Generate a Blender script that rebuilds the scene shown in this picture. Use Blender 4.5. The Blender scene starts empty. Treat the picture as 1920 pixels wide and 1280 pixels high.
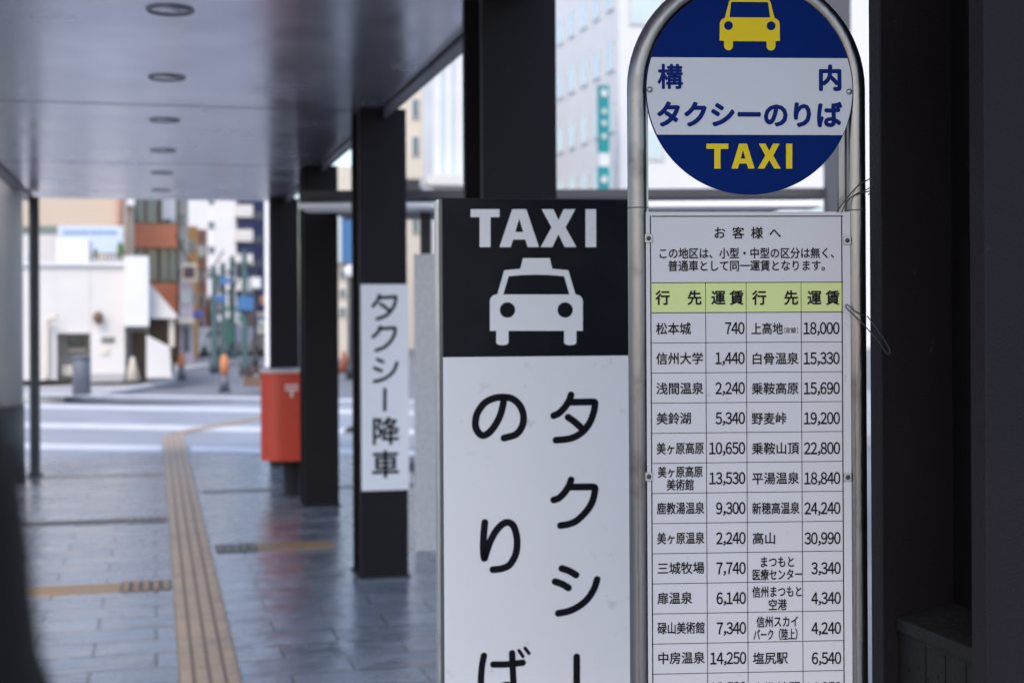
import bpy, bmesh, math, random
from mathutils import Vector, Matrix
from mathutils.geometry import tessellate_polygon
random.seed(7)
S = bpy.context.scene
COL = S.collection
R = math.radians

# ------------------------------------------------------------------ camera
F = 2667.0                      # focal length in photo pixels (1920 wide, 50 mm)
H = 1.65                        # eye height
ROLL = R(0.30)
cam = bpy.data.cameras.new("camera")
cam.lens = 50; cam.sensor_width = 36
cam.shift_y = -50 / 1920
cam.clip_start = 0.05; cam.clip_end = 2000
cam.dof.use_dof = True
cam.dof.focus_distance = 2.42
cam.dof.aperture_fstop = 4.2
cam.dof.aperture_blades = 9
co = bpy.data.objects.new("camera", cam); COL.objects.link(co)
co.matrix_world = Matrix.Translation((0, 0, H)) @ Matrix.Rotation(R(90), 4, 'X') @ Matrix.Rotation(-ROLL, 4, 'Z')
S.camera = co

# ------------------------------------------------------------------ light
SUN_EL, SUN_AZ = R(48), R(200)          # azimuth clockwise from +Y (the view direction)
w = bpy.data.worlds.new("World"); S.world = w; w.use_nodes = True
nt = w.node_tree; bg = nt.nodes['Background']
sky = nt.nodes.new('ShaderNodeTexSky'); sky.sky_type = 'NISHITA'
sky.sun_disc = False; sky.sun_elevation = SUN_EL; sky.sun_rotation = SUN_AZ
sky.dust_density = 2.0; sky.ozone_density = 1.0
nt.links.new(sky.outputs[0], bg.inputs[0]); bg.inputs[1].default_value = 0.15
sd = bpy.data.lights.new("sun", 'SUN'); sd.energy = .6; sd.angle = R(14); sd.color = (1, .93, .86)
so = bpy.data.objects.new("sun", sd); COL.objects.link(so)
dirv = Vector((math.sin(SUN_AZ) * math.cos(SUN_EL), math.cos(SUN_AZ) * math.cos(SUN_EL), math.sin(SUN_EL)))
so.rotation_euler = dirv.to_track_quat('Z', 'Y').to_euler(); so.location = dirv * 40 + Vector((0, 0, 5))
S.view_settings.view_transform = 'Standard'; S.view_settings.look = 'None'
S.view_settings.exposure = 1.25; S.view_settings.gamma = 1
S.cycles.max_bounces = 8; S.cycles.diffuse_bounces = 4; S.cycles.glossy_bounces = 4

# ------------------------------------------------------------------ measuring
CR, SR = math.cos(ROLL), math.sin(ROLL)
def ray(px, py):
    a, b = (px - 960) / F, (590 - py) / F
    return Vector((a * CR + b * SR, 1.0, -a * SR + b * CR))
def at(px, py, Z): return Vector((0, 0, H)) + ray(px, py) * Z
def ground(px, py, z=0.0):
    d = ray(px, py); return Vector((0, 0, H)) + d * ((z - H) / d.z)
vp = ray(290, 590); PD = Vector((vp.x, vp.y, 0)).normalized(); PR = Vector((PD.y, -PD.x, 0))   # walkway direction, its right
def P(s, l, z=0.0): return PD * s + PR * l + Vector((0, 0, z))
def SL(v): return v.dot(PD), v.dot(PR)

# ------------------------------------------------------------------ materials
MATS = {}
def mat(name, col, rough=.6, metal=0., var=0., vscale=6., bump=0., bscale=40., spec=.5, stretch=None, emit=0., stain=None, coat=0.):
    if name in MATS: return MATS[name]
    m = bpy.data.materials.new(name); m.use_nodes = True; n = m.node_tree.nodes; L = m.node_tree.links
    b = n['Principled BSDF']
    b.inputs['Base Color'].default_value = (*col, 1); b.inputs['Roughness'].default_value = rough
    b.inputs['Metallic'].default_value = metal; b.inputs['Specular IOR Level'].default_value = spec
    b.inputs['Coat Weight'].default_value = coat
    tc = n.new('ShaderNodeTexCoord'); src = tc.outputs['Object']
    if stretch:
        mp = n.new('ShaderNodeMapping'); mp.inputs['Scale'].default_value = stretch
        L.new(src, mp.inputs['Vector']); src = mp.outputs[0]
    if var:
        t = n.new('ShaderNodeTexNoise'); t.inputs['Scale'].default_value = vscale; t.inputs['Detail'].default_value = 5
        L.new(src, t.inputs['Vector'])
        r = n.new('ShaderNodeMapRange'); r.inputs['From Min'].default_value = .25; r.inputs['From Max'].default_value = .75
        r.inputs['To Min'].default_value = 1 - var; r.inputs['To Max'].default_value = 1 + var
        L.new(t.outputs['Fac'], r.inputs['Value'])
        x = n.new('ShaderNodeMix'); x.data_type = 'RGBA'; x.blend_type = 'MULTIPLY'; x.inputs['Factor'].default_value = 1
        x.inputs['A'].default_value = (*col, 1); L.new(r.outputs[0], x.inputs['B']); out = x.outputs['Result']
        if stain:
            t2 = n.new('ShaderNodeTexNoise'); t2.inputs['Scale'].default_value = stain[1]; t2.inputs['Detail'].default_value = 8
            L.new(tc.outputs['Object'], t2.inputs['Vector'])
            r2 = n.new('ShaderNodeMapRange'); r2.inputs['From Min'].default_value = stain[2]; r2.inputs['From Max'].default_value = stain[3]
            L.new(t2.outputs['Fac'], r2.inputs['Value'])
            x2 = n.new('ShaderNodeMix'); x2.data_type = 'RGBA'; L.new(r2.outputs[0], x2.inputs['Factor'])
            L.new(out, x2.inputs['A']); x2.inputs['B'].default_value = (*stain[0], 1); out = x2.outputs['Result']
        L.new(out, b.inputs['Base Color'])
        r3 = n.new('ShaderNodeMapRange'); r3.inputs['To Min'].default_value = max(0, rough - .12); r3.inputs['To Max'].default_value = min(1, rough + .12)
        L.new(t.outputs['Fac'], r3.inputs['Value']); L.new(r3.outputs[0], b.inputs['Roughness'])
    if bump:
        t = n.new('ShaderNodeTexNoise'); t.inputs['Scale'].default_value = bscale; t.inputs['Detail'].default_value = 4
        L.new(src, t.inputs['Vector'])
        bp = n.new('ShaderNodeBump'); bp.inputs['Strength'].default_value = bump; bp.inputs['Distance'].default_value = .01
        L.new(t.outputs['Fac'], bp.inputs['Height']); L.new(bp.outputs[0], b.inputs['Normal'])
    MATS[name] = m; return m

def tile_mat():
    """dark split-faced stone paving, worn shiny, laid square to the walkway"""
    m = bpy.data.materials.new("stone_paving"); m.use_nodes = True; n = m.node_tree.nodes; L = m.node_tree.links
    b = n['Principled BSDF']; tc = n.new('ShaderNodeTexCoord')
    mp = n.new('ShaderNodeMapping'); mp.inputs['Rotation'].default_value = (0, 0, -math.atan2(PR.y, PR.x))
    L.new(tc.outputs['Object'], mp.inputs['Vector'])
    br = n.new('ShaderNodeTexBrick'); br.inputs['Scale'].default_value = 1; br.inputs['Brick Width'].default_value = .6
    br.inputs['Row Height'].default_value = .3; br.inputs['Mortar Size'].default_value = .009; br.inputs['Mortar Smooth'].default_value = .3
    br.inputs['Color1'].default_value = (.150, .160, .186, 1); br.inputs['Color2'].default_value = (.22, .232, .26, 1)  # blue of the reflected sky is put into both stone colours
    br.inputs['Mortar'].default_value = (.05, .05, .055, 1)
    L.new(mp.outputs[0], br.inputs['Vector'])
    t = n.new('ShaderNodeTexNoise'); t.inputs['Scale'].default_value = 3; t.inputs['Detail'].default_value = 6
    L.new(mp.outputs[0], t.inputs['Vector'])
    r = n.new('ShaderNodeMapRange'); r.inputs['To Min'].default_value = .5; r.inputs['To Max'].default_value = 1.5
    L.new(t.outputs['Fac'], r.inputs['Value'])
    x = n.new('ShaderNodeMix'); x.data_type = 'RGBA'; x.blend_type = 'MULTIPLY'; x.inputs['Factor'].default_value = 1
    L.new(br.outputs['Color'], x.inputs['A']); L.new(r.outputs[0], x.inputs['B']); L.new(x.outputs['Result'], b.inputs['Base Color'])
    t2 = n.new('ShaderNodeTexNoise'); t2.inputs['Scale'].default_value = 5; t2.inputs['Detail'].default_value = 3
    mp2 = n.new('ShaderNodeMapping'); mp2.inputs['Scale'].default_value = (.7, 1.2, 1); L.new(mp.outputs[0], mp2.inputs['Vector'])
    L.new(mp2.outputs[0], t2.inputs['Vector'])
    r2 = n.new('ShaderNodeMapRange'); r2.inputs['To Min'].default_value = .10; r2.inputs['To Max'].default_value = .40
    L.new(t.outputs['Fac'], r2.inputs['Value']); L.new(r2.outputs[0], b.inputs['Roughness'])
    mm = n.new('ShaderNodeMath'); mm.operation = 'MULTIPLY_ADD'; L.new(br.outputs['Fac'], mm.inputs[0]); mm.inputs[1].default_value = -.25
    L.new(t2.outputs['Fac'], mm.inputs[2])
    bp = n.new('ShaderNodeBump'); bp.inputs['Strength'].default_value = .45; bp.inputs['Distance'].default_value = .03
    L.new(mm.outputs[0], bp.inputs['Height']); L.new(bp.outputs[0], b.inputs['Normal'])
    b.inputs['Specular IOR Level'].default_value = 1.0; b.inputs['IOR'].default_value = 1.6
    return m

M = dict(
    steel=mat('brushed_steel', (.20, .19, .185), .30, 1, .16, 9, .15, 60, stretch=(1, 1, .12), stain=((.09, .08, .07), 14, .56, .78)),
    galv=mat('galvanised_clip', (.35, .34, .33), .45, 1, .2, 60),
    board=mat('sign_white', (.475, .463, .478), .45, 0, .03, 3, 0, 40, spec=.2, stain=((.36, .34, .33), 40, .68, .8)),
    discwhite=mat('disc_white', (.455, .465, .495), .4, 0, .03, 3, spec=.25, stain=((.40, .40, .41), 30, .68, .82)),
    blue=mat('disc_blue', (.0008, .0125, .098), .45, 0, .05, 4, spec=.03),
    yellow=mat('sign_yellow', (.60, .44, .009), .45, 0, .05, 6, spec=.1),
    navytext=mat('navy_ink', (.003, .013, .11), .5, spec=.05),
    ink=mat('black_ink', (.006, .006, .010), .5, spec=.1),
    green=mat('pale_green', (.47, .53, .20), .45, 0, .02, 4),
    charcoal=mat('charcoal_paint', (.0105, .0082, .0112), .55, 0, .2, 2.5, .22, 220, spec=.17, stain=((.035, .033, .036), 34, .70, .80)),
    charcoal_dark=mat('charcoal_shade_and_cloth', (.004, .0036, .005), .55, 0, .12, 5, .2, 160, spec=.15, stain=((.03, .028, .03), 45, .74, .82)),  # recess shade of the column webs put into the colour; also trouser cloth
    signblack=mat('sign_black', (.0045, .0052, .0095), .42, 0, .1, 4, spec=.14, stain=((.012, .013, .018), 6, .5, .75)),
    signwhite=mat('signboard_white', (.74, .725, .74), .42, 0, .035, 1.5, spec=.25, stain=((.56, .55, .55), 26, .66, .82)),
    alu=mat('aluminium', (.55, .55, .55), .35, 1, .1, 20),
    ceil=mat('ceiling_panel', (.64, .65, .73), .24, .85, .04, 1.6, .02, 2.5),
    ceilback=mat('ceiling_gap', (.05, .05, .055), .6),
    fascia=mat('fascia_grey', (.16, .16, .18), .4, .3, .05, 4),
    red=mat('post_red', (.54, .040, .012), .42, 0, .06, 5, stain=((.40, .035, .02), 9, .6, .8)),
    darkmetal=mat('dark_metal', (.03, .03, .034), .5, .2, .1, 8),
    granite=mat('granite', (.60, .57, .55), .6, 0, .22, 45, .2, 120),
    white=mat('white_wall', (.58, .555, .54), .85, 0, .05, 1.2, .1, 12),
    white2=mat('white_render', (.62, .62, .64), .8, 0, .04, .8),
    cream=mat('cream_wall', (.58, .52, .44), .8, 0, .05, .8),
    beige=mat('beige_wall', (.52, .42, .335), .85, 0, .06, .7, .1, 10),
    terra=mat('terracotta', (.60, .215, .115), .8, 0, .08, 2),
    brown=mat('brown_frame', (.13, .075, .05), .6, 0, .1, 3),
    orange=mat('orange_wall', (.62, .33, .12), .8, 0, .05, 1),
    brick=mat('brown_brick', (.36, .20, .15), .85, 0, .12, 3),
    glass=mat('window_glass', (.10, .13, .14), .08, 0, .2, .6, spec=.8),
    palegl=mat('pale_glass', (.48, .55, .56), .1, 0, .08, .5, spec=.8),
    polegrey=mat('pole_grey', (.17, .155, .14), .5, .2, .06, 5),
    plaza=mat('skylit_stone', (.27, .275, .31), .42, 0, .2, 1.2, .3, 18, spec=.7),
    greenf=mat('green_frame', (.06, .18, .13), .5),
    navy=mat('navy_wall', (.05, .065, .17), .6, 0, .1, .8),
    teal=mat('teal_sign', (.0, .22, .24), .5, 0, .04, 2),
    tealpole=mat('teal_pole', (.045, .085, .09), .6, .1, .1, 3),
    bluesign=mat('blue_sign', (.045, .15, .34), .5, 0, .1, 3),
    purple=mat('purple_sign', (.16, .17, .42), .5),
    asphalt=mat('asphalt', (.17, .17, .19), .55, 0, .12, 2, .4, 60),
    kerb=mat('kerb_stone', (.36, .35, .36), .7, 0, .1, 3, .3, 30),
    paint=mat('road_paint', (.60, .60, .62), .55, 0, .14, 3),
    tact=mat('tactile_tile', (.42, .30, .20), .5, 0, .16, 3, .2, 50, stain=((.28, .21, .16), 5, .5, .75)),
    brass=mat('joint_brass', (.34, .21, .10), .45, .3, .15, 5),
    brass2=mat('joint_brown', (.17, .125, .10), .45, .2, .12, 5),
    tactdark=mat('tactile_groove', (.25, .18, .135), .6, 0, .15, 4),
    beam=mat('white_beam', (.85, .85, .86), .6, 0, .03, 2),
    jointdark=mat('joint_dark', (.07, .055, .05), .5, .2, .15, 5),
    postgrey=mat('bollard_grey', (.10, .11, .14), .5, 0, .08, 4),
    cone=mat('cone_orange', (.50, .20, .09), .6, spec=.2),
    grey=mat('grey_cladding', (.50, .49, .48), .45, .15, .06, 2),
    rubber=mat('black_rubber', (.02, .02, .022), .7),
    leaf=mat('leaf_green', (.05, .12, .03), .6, 0, .4, 8),
    cloth=mat('black_wool', (.005, .005, .006), .95, 0, .2, 40, .5, 160, spec=.08),
    skin=mat('skin', (.42, .24, .16), .5, 0, .08, 12),
    hair=mat('black_hair', (.005, .0045, .0045), .6, 0, .3, 60, .4, 90, spec=.10, stretch=(1, 1, .06)),
    bluegrey=mat('blue_grey_steel', (.030, .030, .037), .55, .1, .08, 3),
    cabinet=mat('grey_cabinet', (.012, .0115, .0125), .6, 0, .3, 7, .3, 60, spec=.15),
    skyprint=mat('sky_print', (.50, .57, .66), .5, 0, .14, .35),
)

# ------------------------------------------------------------------ mesh helpers
class MB:
    def __init__(s): s.v = []; s.f = []; s.smooth = []
    def add(s, vs, fs, smooth=False):
        o = len(s.v); s.v += [Vector(v) for v in vs]
        for f in fs: s.f.append([o + i for i in f]); s.smooth.append(smooth)
        return s
    def hexa(s, p):      # p: 4 bottom then 4 top, both counter-clockwise seen from above/outside
        return s.add(p, [(3, 2, 1, 0), (4, 5, 6, 7), (0, 1, 5, 4), (1, 2, 6, 5), (2, 3, 7, 6), (3, 0, 4, 7)])
    def prism(s, poly, ext):  # planar polygon extruded by vector; sides too
        n = len(poly); poly = [Vector(p) for p in poly]; ext = Vector(ext)
        vs = poly + [p + ext for p in poly]
        tri = tessellate_polygon([poly])
        fs = [tuple(t) for t in tri] + [tuple(n + i for i in reversed(t)) for t in tri]
        fs += [(i, (i + 1) % n, n + (i + 1) % n, n + i) for i in range(n)]
        return s.add(vs, fs)
    def box(s, c, d, ax=None):   # centre, full dims, axes
        c = Vector(c); X, Y, Z = ax or (Vector((1, 0, 0)), Vector((0, 1, 0)), Vector((0, 0, 1)))
        x, y, z = X * d[0] / 2, Y * d[1] / 2, Z * d[2] / 2
        return s.hexa([c - x - y - z, c + x - y - z, c + x + y - z, c - x + y - z, c - x - y + z, c + x - y + z, c + x + y + z, c - x + y + z])
    def tube(s, path, r, n=16, cap=True):
        path = [Vector(p) for p in path]; rs = r if isinstance(r, (list, tuple)) else [r] * len(path)
        rings = []; t0 = (path[1] - path[0]).normalized()
        up = Vector((0, 0, 1)) if abs(t0.z) < .9 else Vector((0, 1, 0)); u = t0.cross(up).normalized()
        o = len(s.v)
        for i, p in enumerate(path):
            t = ((path[i + 1] - p).normalized() if i < len(path) - 1 else Vector()) + ((p - path[i - 1]).normalized() if i else Vector())
            t.normalize(); u = (u - t * u.dot(t)).normalized(); v = t.cross(u)
            for k in range(n):
                a = 2 * math.pi * k / n; s.v.append(p + (u * math.cos(a) + v * math.sin(a)) * rs[i])
        for i in range(len(path) - 1):
            for k in range(n):
                k2 = (k + 1) % n; s.f.append([o + i * n + k, o + i * n + k2, o + (i + 1) * n + k2, o + (i + 1) * n + k]); s.smooth.append(True)
        if cap:
            s.f.append([o + k for k in reversed(range(n))]); s.smooth.append(False)
            e = o + (len(path) - 1) * n; s.f.append([e + k for k in range(n)]); s.smooth.append(False)
        return s
    def lathe(s, c, prof, n=32, axis=(0, 0, 1)):  # prof: (radius, height)
        ax = Vector(axis).normalized(); u = ax.orthogonal().normalized(); v = ax.cross(u); o = len(s.v); c = Vector(c)
        for r, h in prof:
            for k in range(n):
                a = 2 * math.pi * k / n; s.v.append(c + ax * h + (u * math.cos(a) + v * math.sin(a)) * r)
        for i in range(len(prof) - 1):
            for k in range(n):
                k2 = (k + 1) % n; s.f.append([o + i * n + k, o + i * n + k2, o + (i + 1) * n + k2, o + (i + 1) * n + k]); s.smooth.append(True)
        if prof[0][0] > 1e-5: s.f.append([o + k for k in reversed(range(n))]); s.smooth.append(False)
        if prof[-1][0] > 1e-5: e = o + (len(prof) - 1) * n; s.f.append([e + k for k in range(n)]); s.smooth.append(False)
        return s
    def ball(s, c, r, sc=(1, 1, 1), n=12):
        c = Vector(c); prof = []; o = len(s.v); m = n // 2 + 2
        for i in range(m):
            th = math.pi * i / (m - 1)
            for k in range(n):
                a = 2 * math.pi * k / n
                s.v.append(c + Vector((r * sc[0] * math.sin(th) * math.cos(a), r * sc[1] * math.sin(th) * math.sin(a), r * sc[2] * math.cos(th))))
        for i in range(m - 1):
            for k in range(n):
                k2 = (k + 1) % n; s.f.append([o + i * n + k, o + (i + 1) * n + k, o + (i + 1) * n + k2, o + i * n + k2]); s.smooth.append(True)
        return s

def prop(o, label=None, cat=None, group=None, kind=None):
    if label: o['label'] = label
    if cat: o['category'] = cat
    if group: o['group'] = group
    if kind: o['kind'] = kind
    return o
BASE = {}
def link(name, mb, m, base=Vector(), bevel=0., fix=True):
    me = bpy.data.meshes.new(name); me.from_pydata([tuple(v - base) for v in mb.v], [], mb.f)
    for p, sm in zip(me.polygons, mb.smooth): p.use_smooth = sm
    if fix:
        bm = bmesh.new(); bm.from_mesh(me); bmesh.ops.remove_doubles(bm, verts=bm.verts, dist=1e-6)
        bmesh.ops.recalc_face_normals(bm, faces=bm.faces); bm.to_mesh(me); bm.free()
    me.materials.append(m)
    o = bpy.data.objects.new(name, me); COL.objects.link(o)
    if bevel:
        b = o.modifiers.new('bevel', 'BEVEL'); b.width = bevel; b.segments = 2; b.limit_method = 'ANGLE'
    return o
def thing(name, label, cat, loc, group=None):
    o = bpy.data.objects.new(name, None); COL.objects.link(o); o.location = loc; o.empty_display_size = .1
    prop(o, label, cat, group); BASE[o.name] = Vector(loc); return o
def part(name, mb, m, parent, bevel=0., label=None, fix=True):
    b = BASE[parent.name]; o = link(name, mb, m, b, bevel, fix); o.parent = parent; BASE[o.name] = b
    if label: o['label'] = label
    return o
def solo(name, label, cat, mb, m, loc, group=None, bevel=0.):
    o = link(name, mb, m, Vector(loc), bevel); o.location = loc; return prop(o, label, cat, group)
def struct(name, mb, m):
    return prop(link(name, mb, m), kind='structure')
def dup(root, loc, label=None):
    r = root.copy(); COL.objects.link(r); r.location = loc
    if label: r['label'] = label
    for ch in list(root.children):
        c = ch.copy(); COL.objects.link(c); c.parent = r
        for g in list(ch.children):
            d = g.copy(); COL.objects.link(d); d.parent = c
    return r
def fbox(mb, x0, y0, x1, y1, Z, depth):       # a box whose front stands square to the view at distance Z
    a, b = at(x0, y1, Z), at(x1, y0, Z)
    mb.box(((a.x + b.x) / 2, Z + depth / 2, (a.z + b.z) / 2), (abs(b.x - a.x), depth, abs(b.z - a.z))); return mb
def ats(px, py, s):                           # photo pixel on the upright plane square to the walkway at distance s
    d = ray(px, py); return Vector((0, 0, H)) + d * (s / d.dot(PD))
def fboxs(mb, x0, y0, x1, y1, s, depth):      # the same, square to the walkway
    a, b = ats(x0, y1, s), ats(x1, y0, s); c = (a + b) / 2 + PD * depth / 2
    mb.box(c, (abs((b - a).dot(PR)), depth, abs(b.z - a.z)), (PR, PD, Vector((0, 0, 1)))); return mb
def fb(*a): return fbox(MB(), *a)
def fs(*a): return fboxs(MB(), *a)

class Plane:                   # a sign face: origin, right, up, outward normal
    def __init__(s, o, yaw, tilt=0.):
        s.o = Vector(o); s.u = Vector((math.cos(yaw), math.sin(yaw), 0)); s.v = Vector((0, 0, 1)); s.n = Vector((math.sin(yaw), -math.cos(yaw), 0))
        if tilt: q = Matrix.Rotation(tilt, 3, s.n); s.u = q @ s.u; s.v = q @ s.v
    def p(s, a, b, d=0.): return s.o + s.u * a + s.v * b + s.n * d
    def m(s, px, py):           # photo pixel -> coordinates on the face
        d = ray(px, py); c = Vector((0, 0, H)); t = (s.o - c).dot(s.n) / d.dot(s.n); q = c + d * t - s.o
        return q.dot(s.u), q.dot(s.v)
    def q(s, px, py, d=0.): return s.p(*s.m(px, py), d)
    def ax(s): return (s.u, s.n, s.v)
    def slab(s, mb, x0, y0, x1, y1, d0, d1):     # rectangle given by its photo corners, from depth d0 to d1
        xm, ym = (x0 + x1) / 2, (y0 + y1) / 2
        a0, a1, b1, b0 = s.m(x0, ym)[0], s.m(x1, ym)[0], s.m(xm, y0)[1], s.m(xm, y1)[1]
        return s.rect(mb, a0, b0, a1, b1, d0, d1)
    def rect(s, mb, a0, b0, a1, b1, d0, d1):
        return mb.box(s.p((a0 + a1) / 2, (b0 + b1) / 2, (d0 + d1) / 2), (abs(a1 - a0), abs(d1 - d0), abs(b1 - b0)), s.ax())

def flat(mb, plane, loops, d):    # polygon (with holes) in plane coordinates
    pts = [Vector((a, b, 0)) for lp in loops for a, b in lp]
    tri = tessellate_polygon([[Vector((a * 500, b * 500, 0)) for a, b in lp] for lp in loops])
    fs = []
    for t in tri:
        a, b, c = (pts[i] for i in t)
        if (b - a).cross(c - a).z < 0: t = tuple(reversed(t))
        fs.append(tuple(t))
    mb.add([plane.p(p.x, p.y, d) for p in pts], fs); return mb
def smooth_path(pts, n=10):
    if len(pts) < 3: return pts
    out = []; e = [pts[0]] + pts + [pts[-1]]
    for i in range(1, len(e) - 2):
        p0, p1, p2, p3 = (Vector(q) for q in e[i - 1:i + 3])
        for k in range(n):
            t = k / n; out.append(.5 * ((2 * p1) + (p2 - p0) * t + (2 * p0 - 5 * p1 + 4 * p2 - p3) * t * t + (3 * p1 - p0 - 3 * p2 + p3) * t ** 3))
    out.append(Vector(pts[-1])); return out
def stroke(mb, plane, pts, wdt, d, smooth=True):     # a brush stroke with round ends
    pts = [Vector(p) for p in (smooth_path([Vector(q) for q in pts]) if smooth else pts)]
    n = len(pts); L = []; Rr = []; T = []
    for i in range(n):
        t = (pts[min(i + 1, n - 1)] - pts[max(i - 1, 0)]).normalized(); T.append(t); q = Vector((-t.y, t.x)) * wdt / 2
        L.append(pts[i] + q); Rr.append(pts[i] - q)
    vs = [plane.p(p.x, p.y, d) for p in L + Rr]
    mb.add(vs, [(n + i, n + i + 1, i + 1, i) for i in range(n - 1)])
    for c, t in ((pts[0], -T[0]), (pts[-1], T[-1])):
        a0 = math.atan2(t.y, t.x); ring = [c + Vector((math.cos(a0 - math.pi / 2 + math.pi * k / 12), math.sin(a0 - math.pi / 2 + math.pi * k / 12))) * wdt / 2 for k in range(13)]
        mb.add([plane.p(p.x, p.y, d) for p in ring], [tuple(range(13))])

# ---- printed characters: outlines from Blender's own built-in font, laid out here
GL = {}
def glyph(ch):
    if ch in GL: return GL[ch]
    c = bpy.data.curves.new('g', 'FONT'); c.body = ch; c.size = 1; c.fill_mode = 'FRONT'; c.resolution_u = 3
    o = bpy.data.objects.new('g', c); COL.objects.link(o)
    me = bpy.data.meshes.new_from_object(o.evaluated_get(bpy.context.evaluated_depsgraph_get()))
    vs = [(v.co.x, v.co.y) for v in me.vertices]; fs = [tuple(p.vertices) for p in me.polygons]
    bpy.data.objects.remove(o); bpy.data.curves.remove(c); bpy.data.meshes.remove(me)
    GL[ch] = (vs, fs); return GL[ch]
FULL = {**{c: chr(ord(c) + 0xFEE0) for c in '0123456789()'}, ',': '，'}
def put(mb, plane, ch, a0, b0, sx, sy, d, bold):     # em box lower-left at (a0,b0)
    vs, fs = glyph(ch); off = [(0, 0)]
    if bold: off = [(bold * math.cos(k * math.pi / 4), bold * math.sin(k * math.pi / 4)) for k in range(8)]
    for k, (ox, oy) in enumerate(off):
        mb.add([plane.p(a0 + x * sx + ox, b0 + y * sy + oy, d + k * 2.5e-5) for x, y in vs], fs)
def word(mb, plane, s, x0, yc, x1, hpx, d=.0008, bold=0.):
    """Japanese text whose ink runs from photo x0 to x1, centred on yc, characters hpx tall"""
    (a0, b), (a1, _) = plane.m(x0, yc), plane.m(x1, yc); _, bt = plane.m(x0, yc - hpx / 2)
    n = len(s); sy = (bt - b) * 2 / .93; pitch = (a1 - a0) / (n - .06)
    cells = []
    for i, ch in enumerate(s): put(mb, plane, FULL.get(ch, ch), a0 - .03 * pitch + i * pitch, b - sy * .38, pitch, sy, d, bold)
def number(mb, plane, s, xr, yc, hpx, dw, d=.0008, bold=0., right=True):
    ar, b = plane.m(xr, yc); _, bt = plane.m(xr, yc - hpx / 2); ax, _ = plane.m(xr - dw, yc); dwm = ar - ax
    sy = (bt - b) * 2 / .735; y0 = b - .367 * sy; cur = ar
    for ch in reversed(s):
        g = FULL[ch]; vs, _ = glyph(g); mn = min(v[0] for v in vs); mx = max(v[0] for v in vs)
        if ch == ',':
            wd = dwm * .5; put(mb, plane, g, cur - wd * .45 - (mn + mx) / 2 * sy * .8, y0, sy * .8, sy * .8, d, bold); cur -= wd
        elif ch in '()':
            wd = dwm * .5; put(mb, plane, g, cur - wd * .5 - (mn + mx) / 2 * sy * .5, y0 - .03 * sy, sy * .5, sy, d, bold); cur -= wd
        else:
            sx = dwm * .86 / .50; put(mb, plane, g, cur - dwm * .5 - (mn + mx) / 2 * sx, y0, sx, sy, d, bold); cur -= dwm
def letters_taxi(mb, pl, T, A, X, I, y0, y1, w_, d):
    """bold capitals T A X I from photo extents"""
    c = pl.m; h = y1 - y0
    def poly(pts, *holes): flat(mb, pl, [[c(*p) for p in pts]] + [[c(*p) for p in hh] for hh in holes], d)
    t = h * .21; m = (T[0] + T[1]) / 2
    poly([(T[0], y0), (T[1], y0), (T[1], y0 + t), (m + w_ / 2, y0 + t), (m + w_ / 2, y1), (m - w_ / 2, y1), (m - w_ / 2, y0 + t), (T[0], y0 + t)])
    m = (A[0] + A[1]) / 2; hw = (A[1] - A[0]) / 2; tw = w_ * .64; lw = w_ * 1.02
    k = hw - tw
    poly([(m - tw, y0), (m + tw, y0), (A[1], y1), (A[1] - lw, y1), (A[1] - lw - k * .2, y0 + h * .80), (A[0] + lw + k * .2, y0 + h * .80), (A[0] + lw, y1), (A[0], y1)],
         [(m, y0 + h * .25), (m - w_ * .37, y0 + h * .60), (m + w_ * .37, y0 + h * .60)])
    m = (X[0] + X[1]) / 2; lw = w_ * 1.07; q = w_ * .64
    poly([(X[0] + 2, y0), (X[0] + 2 + lw, y0), (m, y0 + h * .29), (X[1] - 2 - lw, y0), (X[1] - 2, y0), (m + q, y0 + h * .48), (X[1], y1), (X[1] - lw, y1), (m, y0 + h * .66), (X[0] + lw, y1), (X[0], y1), (m - q, y0 + h * .48)])
    poly([(I[0], y0), (I[1], y0), (I[1], y1), (I[0], y1)])
def arcpts(cx, cy, r, a0, a1, n=8): return [(cx + r * math.cos(R(a0 + (a1 - a0) * k / n)), cy - r * math.sin(R(a0 + (a1 - a0) * k / n))) for k in range(n + 1)]
def car_emblem(mb, pl, cx, top, d, s=1.0, body=87, roofy=22.7, bodyy=68, boty=136, legy=161):
    """front view of a cab, photo pixels relative to (cx, top)"""
    c = pl.m
    X = lambda x: cx + x * s
    Y = lambda y: top + y * s
    def conv(pts): return [c(X(x), Y(y)) for x, y in pts]
    r = 13
    out = [(25, 0), (30, 20), (60, roofy), (73, bodyy - .5)] + [(body - r + r * math.sin(R(a)), bodyy + r - r * math.cos(R(a))) for a in range(0, 91, 15)]
    out += [(body, boty), (75, boty), (75, legy - 3)] + [(63.5 + 11.5 * math.cos(R(a)), legy - 3 + 5 * math.sin(R(a))) for a in range(30, 151, 30)] + [(52, legy - 3), (52, boty)]
    out += [(-x, y) for x, y in reversed(out)]
    win = [(-52, 34), (-26, 31.6), (0, 31), (26, 31.6), (52, 34), (62, bodyy), (-62, bodyy)]
    lamp = lambda x0: [(x0 + 14.5 * math.cos(R(a)), 97 + 14.5 * math.sin(R(a))) for a in range(0, 360, 15)]
    flat(mb, pl, [conv(out), conv(win), conv(lamp(-54)), conv(lamp(54))], d)

# ------------------------------------------------------------------ ground
g = MB(); g.add([(-400, -60, -.16), (400, -60, -.16), (400, 700, -.16), (-400, 700, -.16)], [(0, 1, 2, 3)])
struct('ground', g, M['asphalt'])
pv = MB(); pv.hexa([P(-8, -3.2, -.155), P(-8, 2.6, -.155), P(17.5, 2.6, -.155), P(17.5, -3.2, -.155), P(-8, -3.2), P(-8, 2.6), P(17.5, 2.6), P(17.5, -3.2)])
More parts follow.
